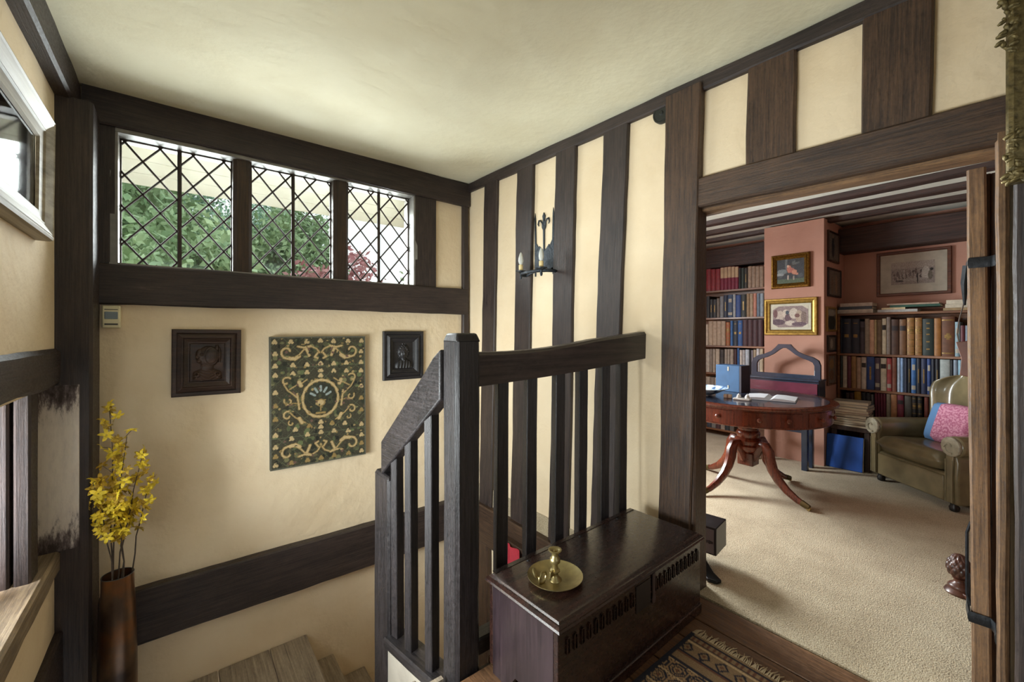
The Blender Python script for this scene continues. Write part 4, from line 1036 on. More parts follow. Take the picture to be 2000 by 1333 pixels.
R1 = [(35, 72, 195, '#b3a08a', 'p', 'cream paper-bound book against the chimney breast'), (74, 128, 222, '#1d2733', 'p', 'narrow plain navy book'), (130, 224, 230, '#1c2231', 'o', 'navy gold-oval book beside the narrow plain navy book'),
      (226, 312, 230, '#1c2231', 'o', 'navy gold-oval book beside the charcoal purple book'), (314, 365, 258, '#3b343c', 'l', 'charcoal purple book'), (366, 414, 230, '#8d8070', 'p', 'grey beige book'),
      (415, 464, 240, '#c29d84', 'p', 'salmon beige book'), (465, 490, 240, '#b3a27a', 'p', 'thin straw coloured book'), (492, 542, 240, '#6e5d47', 'p', 'olive brown book'), (545, 590, 228, '#c9bfa6', 'l', 'cream book with dark label'),
      (592, 634, 212, '#8a8078', 'p', 'tall grey book'), (640, 720, 236, '#4a3124', 'l', 'dark brown leather book'), (725, 798, 236, '#6b4a2c', 'l', 'tan leather book with dark label'),
      (803, 882, 220, '#8a6334', 'b', 'gilt banded tan leather book beside the dark-labelled one'), (888, 962, 220, '#8a6334', 'b', 'gilt banded tan leather book beside the green one'), (966, 1086, 230, '#1b2a27', 's', 'large dark green book with gold stars'),
      (1088, 1162, 225, '#8c5e2b', 'p', 'ochre leather book'), (1166, 1302, 208, '#5f3a24', 'd', 'widest brown book with gold diamond'), (1305, 1360, 262, '#7f9aa6', 'w', 'pale blue book'),
      (1362, 1410, 300, '#5a2630', 'p', 'maroon book'), (1412, 1460, 300, '#6d7886', 'p', 'slate blue book'), (1470, 1560, 280, '#3a2b24', 'p', 'dark umber book'), (1600, 1690, 290, '#6b2f2c', 'p', 'brick red book')]
R2 = [(45, 80, 620, '#242a28', 'p', 'blackish green book'), (84, 130, 616, '#3b423e', 'p', 'grey green book'), (135, 179, 596, '#b3a796', 'p', 'tall cream book'), (182, 222, 620, '#5b2a36', 'p', 'wine red book'),
      (225, 276, 620, '#8f6c44', 'p', 'tan gold book'), (280, 326, 632, '#a18672', 'p', 'pinkish beige book'), (330, 381, 630, '#b5a89c', 'l', 'pale book with dark label'), (384, 466, 625, '#1f3c73', 't', 'thick royal blue book with gold lettering'),
      (470, 526, 636, '#4a3d4b', 'w', 'purple grey book'), (530, 592, 640, '#b7ad98', 'l', 'wide cream book with dark label'), (595, 646, 642, '#9a3f3f', 'w', 'red and white book'), (650, 696, 620, '#7a4a38', 'p', 'terracotta brown book'),
      (704, 735, 620, '#a9bacb', 'p', 'pale ice blue book'), (737, 771, 640, '#7f9cc4', 'p', 'light sky blue book'), (775, 811, 640, '#20283f', 'p', 'narrow navy book'), (813, 846, 645, '#15171c', 't', 'narrow black book with lettering'),
      (848, 902, 632, '#2f5f98', 'w', 'bright mid blue book'), (905, 948, 640, '#1a1f2e', 't', 'blue black book with lettering'), (952, 1011, 645, '#1e2a4c', 't', 'indigo book with lettering'), (1014, 1056, 640, '#22407c', 'w', 'cobalt book with white label'),
      (1058, 1096, 650, '#1b2233', 'p', 'midnight blue book'), (1099, 1142, 650, '#161a26', 't', 'ink blue book'), (1148, 1256, 655, '#9aa4a3', 'p', 'widest pale grey book'), (1258, 1286, 660, '#23262b', 'p', 'thin charcoal book'),
      (1288, 1336, 660, '#7d8b9b', 'p', 'grey blue book'), (1338, 1381, 662, '#8db2c4', 'p', 'aqua blue book'), (1383, 1410, 664, '#c3bca6', 'p', 'thin ivory book'), (1412, 1460, 664, '#6a2c38', 'p', 'claret book'), (1600, 1690, 660, '#22262e', 'p', 'black book')]
R3 = [(112, 152, 992, '#1c1b1c', 'p', 'black book behind the red mug'), (168, 204, 1000, '#33241f', 'p', 'dark umber book'), (206, 250, 1000, '#3c1f22', 'p', 'dark oxblood book'), (256, 326, 968, '#8f6a1f', 'p', 'tall mustard yellow book'),
      (330, 377, 1000, '#17191c', 'p', 'black cloth book'), (380, 427, 1005, '#2b2d31', 'p', 'charcoal book'), (431, 456, 1020, '#6a6a6a', 'p', 'thin grey book with red ribbon'), (468, 497, 995, '#5e1f31', 'p', 'first slim crimson book counted from the grey one'),
      (499, 526, 995, '#5e1f31', 'p', 'second slim crimson book counted from the grey one'), (528, 556, 995, '#5e1f31', 'p', 'third slim crimson book counted from the grey one'), (558, 587, 995, '#5e1f31', 'p', 'last slim crimson book counted from the grey one'), (590, 634, 1005, '#7d7261', 'p', 'grey tan book'),
      (638, 700, 1005, '#a0714b', 'p', 'orange tan book'), (704, 772, 1015, '#6a1f30', 'l', 'deep red book with black label'), (780, 852, 1035, '#4a4740', 'p', 'wide olive grey book'), (857, 906, 1035, '#1d1c1c', 'b', 'black gilt banded book beside the olive grey one'),
      (914, 963, 1038, '#1d1c1c', 'b', 'black gilt banded book nearer the armchair back'), (985, 1032, 1045, '#6a3124', 'p', 'red brown book'), (1038, 1108, 1040, '#22252d', 'w', 'black book with white labels'), (1112, 1180, 1040, '#3c2e28', 'p', 'brown book half hidden by the armchair')]
row(spec(R1, 1620, 580, .18755), RZ[3], RZ[4], place_='top row behind the armchair')
row(spec(R2, 1620, 580, .18755), RZ[2], RZ[3], place_='second row behind the armchair')
R3 = [r for r in R3 if r[0] > 150]
row(spec(R3, 1620, 580, .18755), RZ[1], RZ[2], place_='third row behind the armchair')
R4 = [(300, 350, 1420, '#7a4a26', 'p', 'tan book'), (352, 400, 1440, '#a2743c', 'p', 'ochre book'), (402, 450, 1430, '#2a2320', 'p', 'dark book'), (452, 500, 1430, '#5a2c22', 'p', 'rust red book')]
row(spec(R4, 1620, 580, .18755), RZ[0], RZ[1], place_='bottom row behind the armchair')
k6 = .2026
L1 = [(12, 58, 178, '#7a1d24', 'p', 'bright red book third from the crimson set'), (60, 101, 178, '#7a1d24', 'p', 'bright red book second from the crimson set'), (103, 148, 176, '#7a1d24', 'p', 'bright red book first from the crimson set')]
L1 += [(150 + 35 * i, 184 + 35 * i, 152, '#6e1330', '2', ORD[i] + ' crimson and buff book counted from the red ones') for i in range(5)]
L1 += [(326, 349, 166, '#1a1c1c', 'p', 'narrow black book'), (351, 380, 166, '#24302b', 'p', 'dark green book'), (382, 411, 166, '#33302c', 't', 'dark book with gold lettering')]
L1 += [(415 + 38 * i, 452 + 38 * i, 150, '#8f7b68', 'p', ORD[i] + ' faded brown book counted from the dark ones') for i in range(4)]
L2 = [(14, 46, 440, '#15171a', 'p', 'plain black book'), (48, 77, 470, '#1f2226', 't', 'black book with white lettering'), (79, 112, 470, '#26262a', 't', 'charcoal book with pale lettering'), (115, 142, 460, '#6b625a', 'p', 'taupe book'), (145, 180, 440, '#6f7277', 'p', 'mid grey book'),
      (182, 217, 430, '#18233a', 't', 'navy book'), (220, 270, 425, '#2b405e', 'w', 'steel blue book with white label'), (272, 296, 420, '#9aa0a4', 'p', 'thin silver grey book'), (298, 346, 428, '#1e3f7c', 'p', 'royal blue book'), (348, 399, 422, '#1f2523', 't', 'wide black green book'),
      (402, 433, 415, '#8d7658', 'p', 'tan book'), (435, 466, 415, '#a08c74', 'p', 'sand coloured book'), (468, 499, 412, '#b07a68', 'p', 'salmon pink book'), (501, 531, 412, '#66788a', 'p', 'dusty blue book'), (533, 566, 412, '#8d9eab', 'p', 'pale blue grey book')]
L3 = [(8, 33, 710, '#b0a292', 'p', 'ivory book')] + [(35 + 41 * i, 75 + 41 * i, 680, '#9c8873', 'p', ORD[i] + ' plain beige book counted from the ivory one') for i in range(4)]
L3 += [(202, 243, 690, '#8a4a22', 'b', 'orange brown leather book'), (246, 271, 675, '#2c5d94', 'p', 'thin blue book'), (274, 316, 675, '#1b2536', 'o', 'dark navy book with gold'), (318, 362, 672, '#23508c', 'o', 'bright blue book with gold')]
L3 += [(365 + 49 * i, 412 + 49 * i, 668, '#3c1c24', 'p', ORD[i] + ' dark maroon book counted from the blue one') for i in range(4)]
L4 = [(10, 46, 950, '#9a9186', 'p', 'light grey book'), (48, 72, 948, '#7d7268', 'p', 'grey brown book'), (75, 102, 948, '#94877a', 'p', 'warm grey book'), (105, 141, 948, '#a39585', 'p', 'stone coloured book'), (145, 186, 955, '#2e2622', 'l', 'dark brown book'),
      (190, 216, 950, '#8f8378', 'p', 'first oatmeal book counted from the dark brown one'), (218, 242, 950, '#8f8378', 'p', 'second oatmeal book counted from the dark brown one'), (244, 276, 950, '#8f8378', 'p', 'third oatmeal book counted from the dark brown one'), (280, 309, 950, '#3a1d20', 'p', 'oxblood book'), (312, 333, 940, '#27548c', 'p', 'thin blue book'),
      (336, 361, 958, '#b9b3ad', 'p', 'white book'), (363, 389, 958, '#a2a0a2', 'p', 'silvery book'), (391, 426, 955, '#aab4c0', 'p', 'ice blue book'), (428, 446, 960, '#232226', 'p', 'thin black book'), (448, 466, 960, '#8b8690', 'p', 'lilac grey book'),
      (468, 496, 955, '#a3937c', 'p', 'straw book'), (498, 527, 945, '#c0c0c4', 'p', 'pale white book'), (530, 562, 945, '#b4a992', 'p', 'cream book')]
L5 = [(10 + 42 * i, 50 + 42 * i, 1215 + 6 * (i % 3), c, 'p', d) for i, (c, d) in enumerate([('#8d8274', 'grey beige book'), ('#6f655c', 'brown grey book'), ('#9b9084', 'pale stone book'), ('#7c7268', 'dun coloured book'), ('#47403c', 'dark grey book'), ('#5b3028', 'rust book')])]
L6 = [(20 + 44 * i, 62 + 44 * i, 1555 + 8 * (i % 3), c, 'p', d) for i, (c, d) in enumerate([('#2c3440', 'dark blue book'), ('#6d6a66', 'grey book'), ('#40262a', 'maroon book'), ('#857a6e', 'beige book'), ('#23282c', 'black book'), ('#55504a', 'drab book')])]
for nm, L, z0, z1 in (('top', L1, LZ[5], 2.135), ('second', L2, LZ[4], LZ[5]), ('third', L3, LZ[3], LZ[4]), ('fourth', L4, LZ[2], LZ[3]), ('fifth', L5, LZ[1], LZ[2]), ('lowest', L6, LZ[0], LZ[1])):
    row(spec(L, 1376, 490, k6), z0, z1, place_=nm + ' row of alcove bookcase')

def flatbook(u0, u1, z, h, hexc, label, dx=0.0, grp='books lying flat on top of the bookcase', rz=0.0):
    X0 = SXF + .02 + dx
    ya, yb = onX(u0, 650, X0).y, onX(u1, 650, X0).y; L = ya - yb
    mb = MB(); mb.cur = 0
    mb.box(0, .2, -L / 2, L / 2, 0, .003); mb.box(0, .2, -L / 2, L / 2, h - .003, h); mb.box(-.002, .006, -L / 2, L / 2, 0, h)
    mb.cur = 1; mb.box(.006, .195, -L / 2 + .004, L / 2 - .004, .003, h - .003)
    o = mb.build('book', [plain('book_' + hexc.lstrip('#'), hexc, 0.55, var=0.2, vscale=30), PAPER], None, Matrix.Translation((X0, (ya + yb) / 2, z)) @ Matrix.Rotation(rz, 4, 'Z'))
    tag(o, label, 'book', grp)
z = RZ[4]
P_ = 'on top of the bookcase'
for (u0, u1, h, c, d) in ((1636, 1705, .038, '#b0a698', f'pale grey book under a stack {P_}'), (1638, 1703, .030, '#39444f', f'slate book in the middle of a stack {P_}'), (1641, 1704, .034, '#b8aca0', f'white book topping a stack {P_}')):
    flatbook(u0, u1, z + .0004, h - .0008, c, d); z += h
z = RZ[4]
for (u0, u1, h, c, d) in ((1714, 1792, .026, '#a8a8a4', f'wide silver magazine lowest of a pile {P_}'), (1722, 1768, .018, '#c2b08a', f'buff booklet within a pile {P_}'), (1738, 1836, .022, '#1c4a3c', f'dark green book near the top of a pile {P_}'), (1732, 1834, .014, '#a08a78', f'thin fawn book topping a pile {P_}')):
    flatbook(u0, u1, z + .0004, h - .0008, c, d); z += h
z = RZ[4]
for (u0, u1, h, c, d) in ((1842, 1904, .024, '#8f7a58', f'brown book lowest of a stack by the door {P_}'), (1846, 1906, .034, '#b3ab98', f'cream book in the middle of a stack by the door {P_}'), (1848, 1902, .034, '#bdb5a2', f'ivory book topping a stack by the door {P_}')):
    flatbook(u0, u1, z + .0004, h - .0008, c, d); z += h

# --- pictures
def pic(kind, p, w, h, prof, fmat, cf, label, nx=48, ny=36, name='framed_picture', mount=None, mi=.05, group=None, tilt=0):
    t = thing(name, label, 'picture', M=wallM(kind, p) @ Matrix.Rotation(tilt, 4, 'Z'), group=group)
    MB().frame(w, h, prof).build('frame', fmat, t, smooth=True, ang=0.35)
    ins = prof[-1][0] - .004
    if mount:
        B('mount', mount, -w / 2 + ins, w / 2 - ins, -h / 2 + ins, h / 2 - ins, .003, .008, t); q = ins + mi
    else: q = ins
    sheet('print', painted('print_ink', 0.6), w - 2 * q, h - 2 * q, nx, ny, cf, t, wm(t) @ Matrix.Translation((0, 0, .0095)))
    return t
def blobs(bg, lst, noise=.06, seed=1):
    def f(U, V):
        rs = np.random.RandomState(seed); out = np.empty(U.shape + (3,)); out[:] = h2(bg) if isinstance(bg, str) else bg(U, V)
        for cx, cy, rx, ry, c in lst: out[((U - cx) / rx) ** 2 + ((V - cy) / ry) ** 2 < 1] = h2(c)
        return out + (rs.rand(*U.shape)[..., None] - .5) * 2 * noise
    return f
XB = 4.9
def at(kind, u0, u1, v0, v1, plane):
    f = onX if kind == 'right' else onY
    a, b = f(u0, v0, plane), f(u1, v1, plane); c = f(u0, v1, plane); d = f(u1, v0, plane)
    w = (Vector((a.x, a.y)) - Vector((b.x, b.y))).length
    return Vector(((a.x + b.x) / 2, (a.y + b.y) / 2, (a.z + b.z + c.z + d.z) / 4)), w, (a.z + d.z - b.z - c.z) / 2
GPROF = [(0, 0), (0, .022), (.006, .032), (.018, .036), (.024, .026), (.030, .030), (.042, .018), (.050, .012)]
c, w, h = at('right', 1508, 1583, 497, 563, XB)
pic('right', c, w, h, GPROF, plain('dark_gilt', '#7a5a22', 0.42, 0.8, var=0.5, vscale=70, bmp=0.4), blobs(lambda U, V: np.where((V > .82)[..., None], h2('#4b5a45'), h2('#33373c')),
    [(.1 + .8 * ((i * .618) % 1), .05 + .7 * ((i * .377) % 1), .05, .08, ['#2a2e30', '#454b4d', '#3a3634', '#565c5a'][i % 4]) for i in range(40)] + [(.2, .5, .18, .10, '#6f7a7c'), (.35, .15, .05, .3, '#5c6365'), (.13, .62, .14, .06, '#8c9496'), (.46, .42, .08, .15, '#b0705e'), (.55, .48, .10, .10, '#a8675a'), (.64, .55, .09, .10, '#b9836a'), (.73, .63, .05, .05, '#b07a66'), (.42, .3, .04, .06, '#c9a58f'), (.42, .75, .03, .1, '#b3a598'), (.62, .78, .03, .1, '#8d8478')], .05, 2),
    'small dark painting of a pink-clad figure in carved gilt frame on chimney breast', 60, 50)
c, w, h = at('right', 1494, 1598, 583, 655, XB)
pic('right', c, w, h, [(0, 0), (0, .02), (.006, .028), (.020, .028), (.026, .022), (.040, .018), (.050, .022), (.056, .014)], plain('bright_gilt', '#957a3a', 0.4, 0.7, var=0.3, vscale=40, bmp=0.15),
    (lambda base: (lambda U, V: np.where(((abs(U - .5) + abs(V - .5)) < .83)[..., None], base(U, V), h2('#c9c6b2'))))(blobs('#8a7a78', [(.2, .45, .12, .25, '#b5a89c'), (.38, .35, .1, .2, '#c3b8ab'), (.45, .55, .1, .2, '#5f4650'), (.42, .3, .05, .1, '#39424f'), (.6, .35, .12, .25, '#c0b8aa'), (.75, .5, .1, .3, '#a69684'), (.7, .45, .07, .1, '#6e4a44'), (.88, .55, .08, .3, '#75635c'), (.15, .75, .2, .14, '#54414c'), (.5, .8, .14, .12, '#c4bbae'), (.75, .85, .2, .1, '#604b55'), (.08, .35, .06, .2, '#6d4a4a')], .10, 4)),
    'wide sepia group print with cream mount in bright gilt frame on chimney breast', 90, 60, mount=plain('cream_mount', '#c9c8b6', 0.8), mi=.028)
c, w, h = at('right', 1713, 1859, 489, 577, LIBX - .005)
pic('right', c, w, h, [(0, 0), (0, .018), (.004, .022), (.022, .022), (.028, .012)], wood('print_frame_wood', '#4a2614', '#6f3d22', 0.4, axis=0), blobs(lambda U, V: np.where((V < .3)[..., None], h2('#a39a90'), h2('#8f8780')) ,
    [(.04 + .92 * ((i * .618) % 1), .42 + .32 * ((i * .377) % 1), .012 + .02 * ((i * .71) % 1), .04 + .12 * ((i * .53) % 1), ['#4a4442', '#7d706a', '#665a56', '#a39a94', '#8d857e'][i % 5]) for i in range(110)] + [(.8, .55, .09, .3, '#b5b2aa'), (.93, .4, .04, .06, '#1f1f20'), (.9, .65, .05, .2, '#6a6458'), (.55, .8, .3, .07, '#9b958e'), (.62, .75, .015, .25, '#2a2626'), (.2, .85, .1, .05, '#4a4544')], .11, 6),
    'large grey hunting-scene print with wide pale mount above the bookcase', 110, 70, mount=plain('print_mount', '#b3ae9e', 0.8), mi=.085)
SP = [(0, 0), (0, .014), (.004, .018), (.016, .018), (.020, .010)]
YS = 1.335
for (v0, v1, x0, x1, fm, lst, lab) in ((452, 512, 4.99, 5.33, '#3a2416', [(.45, .5, .14, .4, '#20242c'), (.45, .12, .06, .08, '#8f7a68')], 'topmost small framed portrait of a standing dark figure on the breast side'),
        (524, 580, 4.99, 5.40, '#1c1412', [(.3, .6, .1, .35, '#6d5a48'), (.65, .55, .1, .38, '#8a7258')], 'black framed brown print under the topmost portrait on the breast side'),
        (600, 648, 4.95, 5.25, '#8a6a30', [(.5, .65, .45, .35, '#1f2826'), (.5, .2, .5, .15, '#8d887a')], 'gilt framed dark landscape on the breast side near the top books'),
        (655, 688, 4.98, 5.22, '#171212', [(.5, .5, .2, .35, '#a59a8a')], 'tiny black framed silhouette on the breast side'),
        (692, 752, 4.97, 5.23, '#5a371f', [(.5, .3, .3, .2, '#8a6a40'), (.5, .7, .3, .2, '#6a4a30')], 'lowest brown framed picture on the breast side')):
    um = 1622
    a, b = rdir(um); t = YS / b
    zt, zb_ = CAMZ + (650 - v0) / F * t, CAMZ + (650 - v1) / F * t
    pic('back', Vector(((x0 + x1) / 2, YS, (zt + zb_) / 2)), x1 - x0, zt - zb_, SP, wood('frame' + fm, fm, fm, 0.4, axis=0), blobs('#6a6258', lst, .06, int(v0)), lab, 24, 30, group='small pictures on the side of the chimney breast')
# --- drum table on a pedestal
TX, TY = 3.72, 1.54
tb = thing('drum_table', 'round mahogany drum table with drawers on a splay-legged pedestal', 'table', (TX, TY, .005))
TR = .605; TZ = .765
MB().lathe([(0, TZ - .135 + .11), (TR - .02, TZ - .026), (TR - .004, TZ - .022), (TR, TZ - .013), (TR - .004, TZ - .004), (TR - .012, TZ), (0, TZ)], 72, cap=False).build('tabletop', MAHOG, tb, smooth=True, ang=0.6)
MB().lathe([(0, TZ + .0006), (TR - .06, TZ + .0006), (TR - .06, TZ + .0012), (0, TZ + .0012)], 72, cap=False).build('leather_top', plain('blue_black_leather', '#252a38', 0.25, var=0.15, coat=0.3), tb)
MB().lathe([(0, TZ - .155), (TR - .045, TZ - .155), (TR - .040, TZ - .150), (TR - .040, TZ - .028), (0, TZ - .028)], 72, cap=False).build('apron', MAHOG, tb, smooth=True, ang=0.6)
nd = 8
for k in range(nd):
    a0 = 2 * math.pi * (k + .06) / nd + .28; a1 = 2 * math.pi * (k + .94) / nd + .28
    mb = MB(); vs = []; fs = []; n = 8
    for i in range(n + 1):
        a = a0 + (a1 - a0) * i / n
        for r, z in ((TR - .0405, TZ - .142), (TR - .036, TZ - .140), (TR - .036, TZ - .042), (TR - .0405, TZ - .040)): vs.append((r * math.cos(a), r * math.sin(a), z))
    for i in range(n):
        for j in range(3): fs.append((i * 4 + j, i * 4 + 4 + j, i * 4 + 5 + j, i * 4 + 1 + j))
    fs += [(0, 1, 2, 3), (n * 4 + 3, n * 4 + 2, n * 4 + 1, n * 4)]
    dr = mb.add(vs, fs).build('drawer', MAHOG, tb, smooth=True, ang=0.5)
    for f in (.27, .73):
        a = a0 + (a1 - a0) * f
        T = wm(tb) @ basis((-math.sin(a), math.cos(a), 0), (0, 0, 1), (math.cos(a), math.sin(a), 0), ((TR - .036) * math.cos(a), (TR - .036) * math.sin(a), TZ - .09))
        MB().lathe([(.008, 0), (.007, .008), (.015, .014), (.017, .02), (.012, .026), (.002, .028)], 14).build('knob', MAHOG, dr, T, smooth=True, ang=0.9)
MB().lathe([(.0, .30), (.055, .30), (.075, .315), (.098, .34), (.104, .36), (.090, .375), (.094, .39), (.102, .405), (.092, .42), (.080, .43), (.086, .445), (.090, .465), (.082, .48), (.074, .49), (.080, .51), (.074, .53), (.062, .56), (.066, .585), (.10, .60), (.12, .612), (0, .612)], 32, cap=False).build('column', MAHOG, tb, smooth=True, ang=0.7)
B('block', MAHOG, -.062, .062, -.062, .062, .20, .305, tb, 0.008)
prof = [(.04, .255), (.085, .34), (.12, .385), (.155, .385), (.178, .345), (.188, .285), (.215, .215), (.26, .15), (.33, .09), (.41, .048), (.475, .03)]
wid = [.040, .042, .038, .040, .046, .046, .042, .037, .031, .025, .019]
for k, a in enumerate((-106, -18, 68, 162)):
    a = math.radians(a); ca, sa = math.cos(a), math.sin(a)
    lg = MB().tube([(r * ca, r * sa, z) for r, z in prof], [x for x in wid], 8, .78, (-sa, ca, 0)).build('leg', MAHOG, tb, smooth=True, ang=0.8)
    T = wm(tb) @ Matrix.Rotation(a, 4, 'Z')
    MB().tube([(.44, 0, .040), (.475, 0, .030), (.497, 0, .026)], [.0245, .021, .017], 8, .8, (0, 1, 0)).build('toe_cap', plain('dull_brass', '#5d5233', 0.45, 0.7, var=0.3), lg, T, smooth=True)
    MB().lathe([(.004, -.008), (.014, -.008), (.014, .008), (.004, .008)], 16, basis((1, 0, 0), (0, 0, 1), (0, -1, 0), (.49, 0, .0142))).build('castor', BRASS, lg, T, smooth=True)
TT = TZ + .0065
# --- things on the table
pc = thing('porcelain_dish', 'large blue and white porcelain dish on the drum table', 'dish', (3.50, 1.815, TT))
def porc():
    m, nt, b = newmat('blue_white_porcelain')
    v = coords(nt, (26, 26, 26), False); n = N(nt, 'ShaderNodeTexNoise', Scale=1.0, Detail=4.0); nt.links.new(v, n.inputs['Vector'])
    nt.links.new(ramp(nt, n.outputs[0], [(0.40, lin('#46628a')), (0.47, lin('#a9bccb')), (0.6, lin('#c9d3d6'))]), b.inputs['Base Color'])
    b.inputs['Roughness'].default_value = .15; return m
MB().lathe([(.0, .006), (.07, .006), (.12, .022), (.165, .046), (.195, .060), (.200, .0635), (.197, .066), (.165, .053), (.12, .030), (.07, .013), (0, .013)], 44, cap=False).build('bowl', porc(), pc, smooth=True, ang=1.0)
MB().lathe([(.062, 0), (.072, 0), (.070, .008), (.060, .008)], 32, cap=False).build('foot_ring', porc(), pc, smooth=True)
bf = thing('box_file', 'upright blue box file with white tab standing on the drum table', 'box', (3.96, 1.765, TT), math.radians(-4))
B('case', plain('blue_cloth', '#284d72', 0.7, var=0.12), -.09, .06, -.10, .115, 0, .235, bf, 0.003)
B('edge', plain('box_dark_edge', '#2a2430', 0.6), -.092, .062, -.118, -.1005, 0, .235, bf, 0.002)
B('label_tab', WHT, -.0925, -.0895, -.006, .006, .185, .222, bf)
B('label_tab', WHT, -.0925, -.0895, -.006, .006, .03, .055, bf)
ob = thing('open_book', 'open white book lying flat on the drum table', 'book', (3.70, 1.36, TT), math.radians(14))
for s in (-1, 1):
    P = [(0, .004), (s * .03, .022), (s * .09, .022), (s * .17, .014), (s * .17, .004)]
    if s < 0: P = P[::-1]
    MB().prism(P, -.13, .13, basis((0, 1, 0), (0, 0, 1), (1, 0, 0), (0, 0, 0))).build('page_block', plain('book_page', '#c9ccd2', 0.8, var=0.05), ob, smooth=True, ang=0.4)
B('cover', plain('grey_cover', '#7d8790', 0.6), -.135, .135, -.175, .175, 0, .004, ob, 0.001)
iw = thing('inkstand', 'little white porcelain inkstand on the drum table in front of the open book', 'inkstand', (3.46, 1.475, TT), math.radians(10))
POR = plain('white_porcelain', '#d5d6d2', 0.2, var=0.05)
B('tray', POR, -.035, .035, -.06, .06, 0, .016, iw, 0.005)
for y in (-.035, .025): MB().lathe([(.016, .015), (.018, .022), (.013, .034), (.015, .037), (.006, .044), (.001, .052)], 16, Matrix.Translation((0, y, 0))).build('ink_pot', POR, iw, smooth=True)
pe = thing('eraser_block', 'small cream block on the drum table beside the white inkstand', 'block', (3.49, 1.60, TT), .3)
B('block', plain('cream_block', '#cdbfae', 0.6), -.02, .02, -.03, .03, 0, .028, pe, 0.004)
B('band', plain('cream_block_band', '#8d7566', 0.6), -.0205, .0205, -.006, .006, 0, .0285, pe)

# --- writing desk with an ogee arched back, behind the table
wd = thing('writing_desk', 'dark blue-black painted writing desk with ogee arched back and maroon leather fall', 'desk', (4.66, 1.605, .005))
PB = plain('blue_black_paint', '#232f42', 0.3, var=0.2, coat=0.3)
def ogee(sx, sy, w):
    P = [(-.335, 0), (-.335, .14), (-.318, .185), (-.27, .215), (-.20, .235), (-.13, .265), (-.085, .305), (-.06, .335)]
    out = P + [(-x, y) for x, y in P[::-1]]
    return out
out_ = ogee(1, 1, 0)
inn = [(-.278, .045), (-.278, .135), (-.262, .166), (-.226, .184), (-.165, .205), (-.108, .234), (-.055, .274), (-.016, .298)]
inn = inn + [(-x, y) for x, y in inn[::-1]]
TB = basis((0, -1, 0), (0, 0, 1), (-1, 0, 0), (.06, 0, .845))
MB().ringprism([(x * .90, y) for x, y in out_], [(x * .90, y) for x, y in inn], 0, .03, TB).build('arched_back', PB, wd, bev=0.003)
B('carcase', PB, -.06, .12, -.315, .315, .60, .84, wd, 0.004)
MB().prism([(-.305, .0), (.305, .0), (.305, .2), (-.305, .2)], 0, .012, basis((0, -1, 0), (.06, 0, .998), (-.998, 0, .06), (-.072, 0, .62))).build('leather_fall', plain('maroon_leather', '#5c2436', 0.3, var=0.2, vscale=8, coat=0.3), wd, bev=0.002)
for s in (-1, 1):
    MB().tube([(-.083, s * .30, .72), (-.085, s * .22, .715), (-.088, s * .17, .685), (-.088, s * .14, .665)], .006, 6).build('scroll_trim', PB, wd, smooth=True)
B('top_rail', PB, -.085, .13, -.32, .32, .838, .855, wd, 0.003)
for x in (-.045, .10):
    for y in (-.20, .29):
        timber('leg', wm(wd) @ Vector((x, y, 0)), wm(wd) @ Vector((x, y, .60)), .05, .045, (-1, 0, 0), PB, wd, 0.0005, ch=.004)
B('stretcher', PB, -.05, -.02, -.19, .28, .345, .385, wd, 0.003)

# --- blue portfolio leaning at the bookcase, stool with magazines, red mug
bp = thing('blue_portfolio', 'royal blue flat portfolio leaning upright on the carpet by the bookcase', 'folder', (4.949, 1.190, .005))
MB().box(-.013, .013, -.14, .14, 0, .315).build('covers', plain('royal_blue', '#1650a8', 0.55, var=0.1), bp, wm(bp) @ Matrix.Rotation(math.radians(7), 4, 'Y'), bev=0.003)
MB().box(-.009, .009, -.143, -.1405, .005, .31).build('paper_edge', PAPER, bp, wm(bp) @ Matrix.Rotation(math.radians(7), 4, 'Y'))
sl = thing('low_stool', 'small dark wooden stool under the pile of magazines', 'stool', (5.115, 1.145, .005))
B('seat', JO, -.12, .12, -.14, .16, .36, .40, sl, 0.005)
for x in (-.095, .095):
    for y in (-.115, .135): B('leg', JO, x - .02, x + .02, y - .02, y + .02, 0, .36, sl, 0.003)
z = .4055; rs = random.Random(4)
cols = ['#8f8676', '#5b5148', '#a49a88', '#3c3a38', '#b3a994', '#6f675c', '#9a5f58', '#b8b0a0', '#57606a', '#a8a092']
nm = ['grey', 'brown', 'pale buff', 'black', 'cream', 'drab', 'faded red', 'ivory', 'blue grey', 'stone']
for i in range(10):
    h = rs.uniform(.018, .028); dx, dy = rs.uniform(-.01, .01), rs.uniform(-.015, .015)
    t = MB(); t.box(-.10, .10, -.135, .135, 0, .002); t.box(-.10, .10, -.135, .135, h - .0025, h - .0005); t.cur = 1; t.box(-.097, .097, -.132, .132, .002, h - .0025)
    o = t.build('magazine', [plain('mag_' + cols[i].lstrip('#'), cols[i], 0.45), PAPER], None, Matrix.Translation((5.11 + dx, 1.155 + dy, z)) @ Matrix.Rotation(rs.uniform(-.12, .12), 4, 'Z'))
    place_ = 'lowest' if i == 0 else ('topmost' if i == 9 else 'inside')
    tag(o, f'{nm[i]} magazine {place_ + " of" if place_ != "inside" else "within"} the pile on the low stool', 'magazine', 'magazines piled on the stool'); z += h
mu = thing('red_mug', 'small glossy red mug on the third row shelf end by the chimney breast', 'mug', (SXF + .024, 1.2795, RZ[1] + .0005))
RED = plain('red_glaze', '#a3161c', 0.25, var=0.1)
mg_h = .0
MB().lathe([(.0, 0), (.018, 0), (.020, .01), (.0205, .075), (.0195, .075), (.0185, .012), (0, .012)], 24, cap=False).build('cup', RED, mu, smooth=True, ang=0.9)
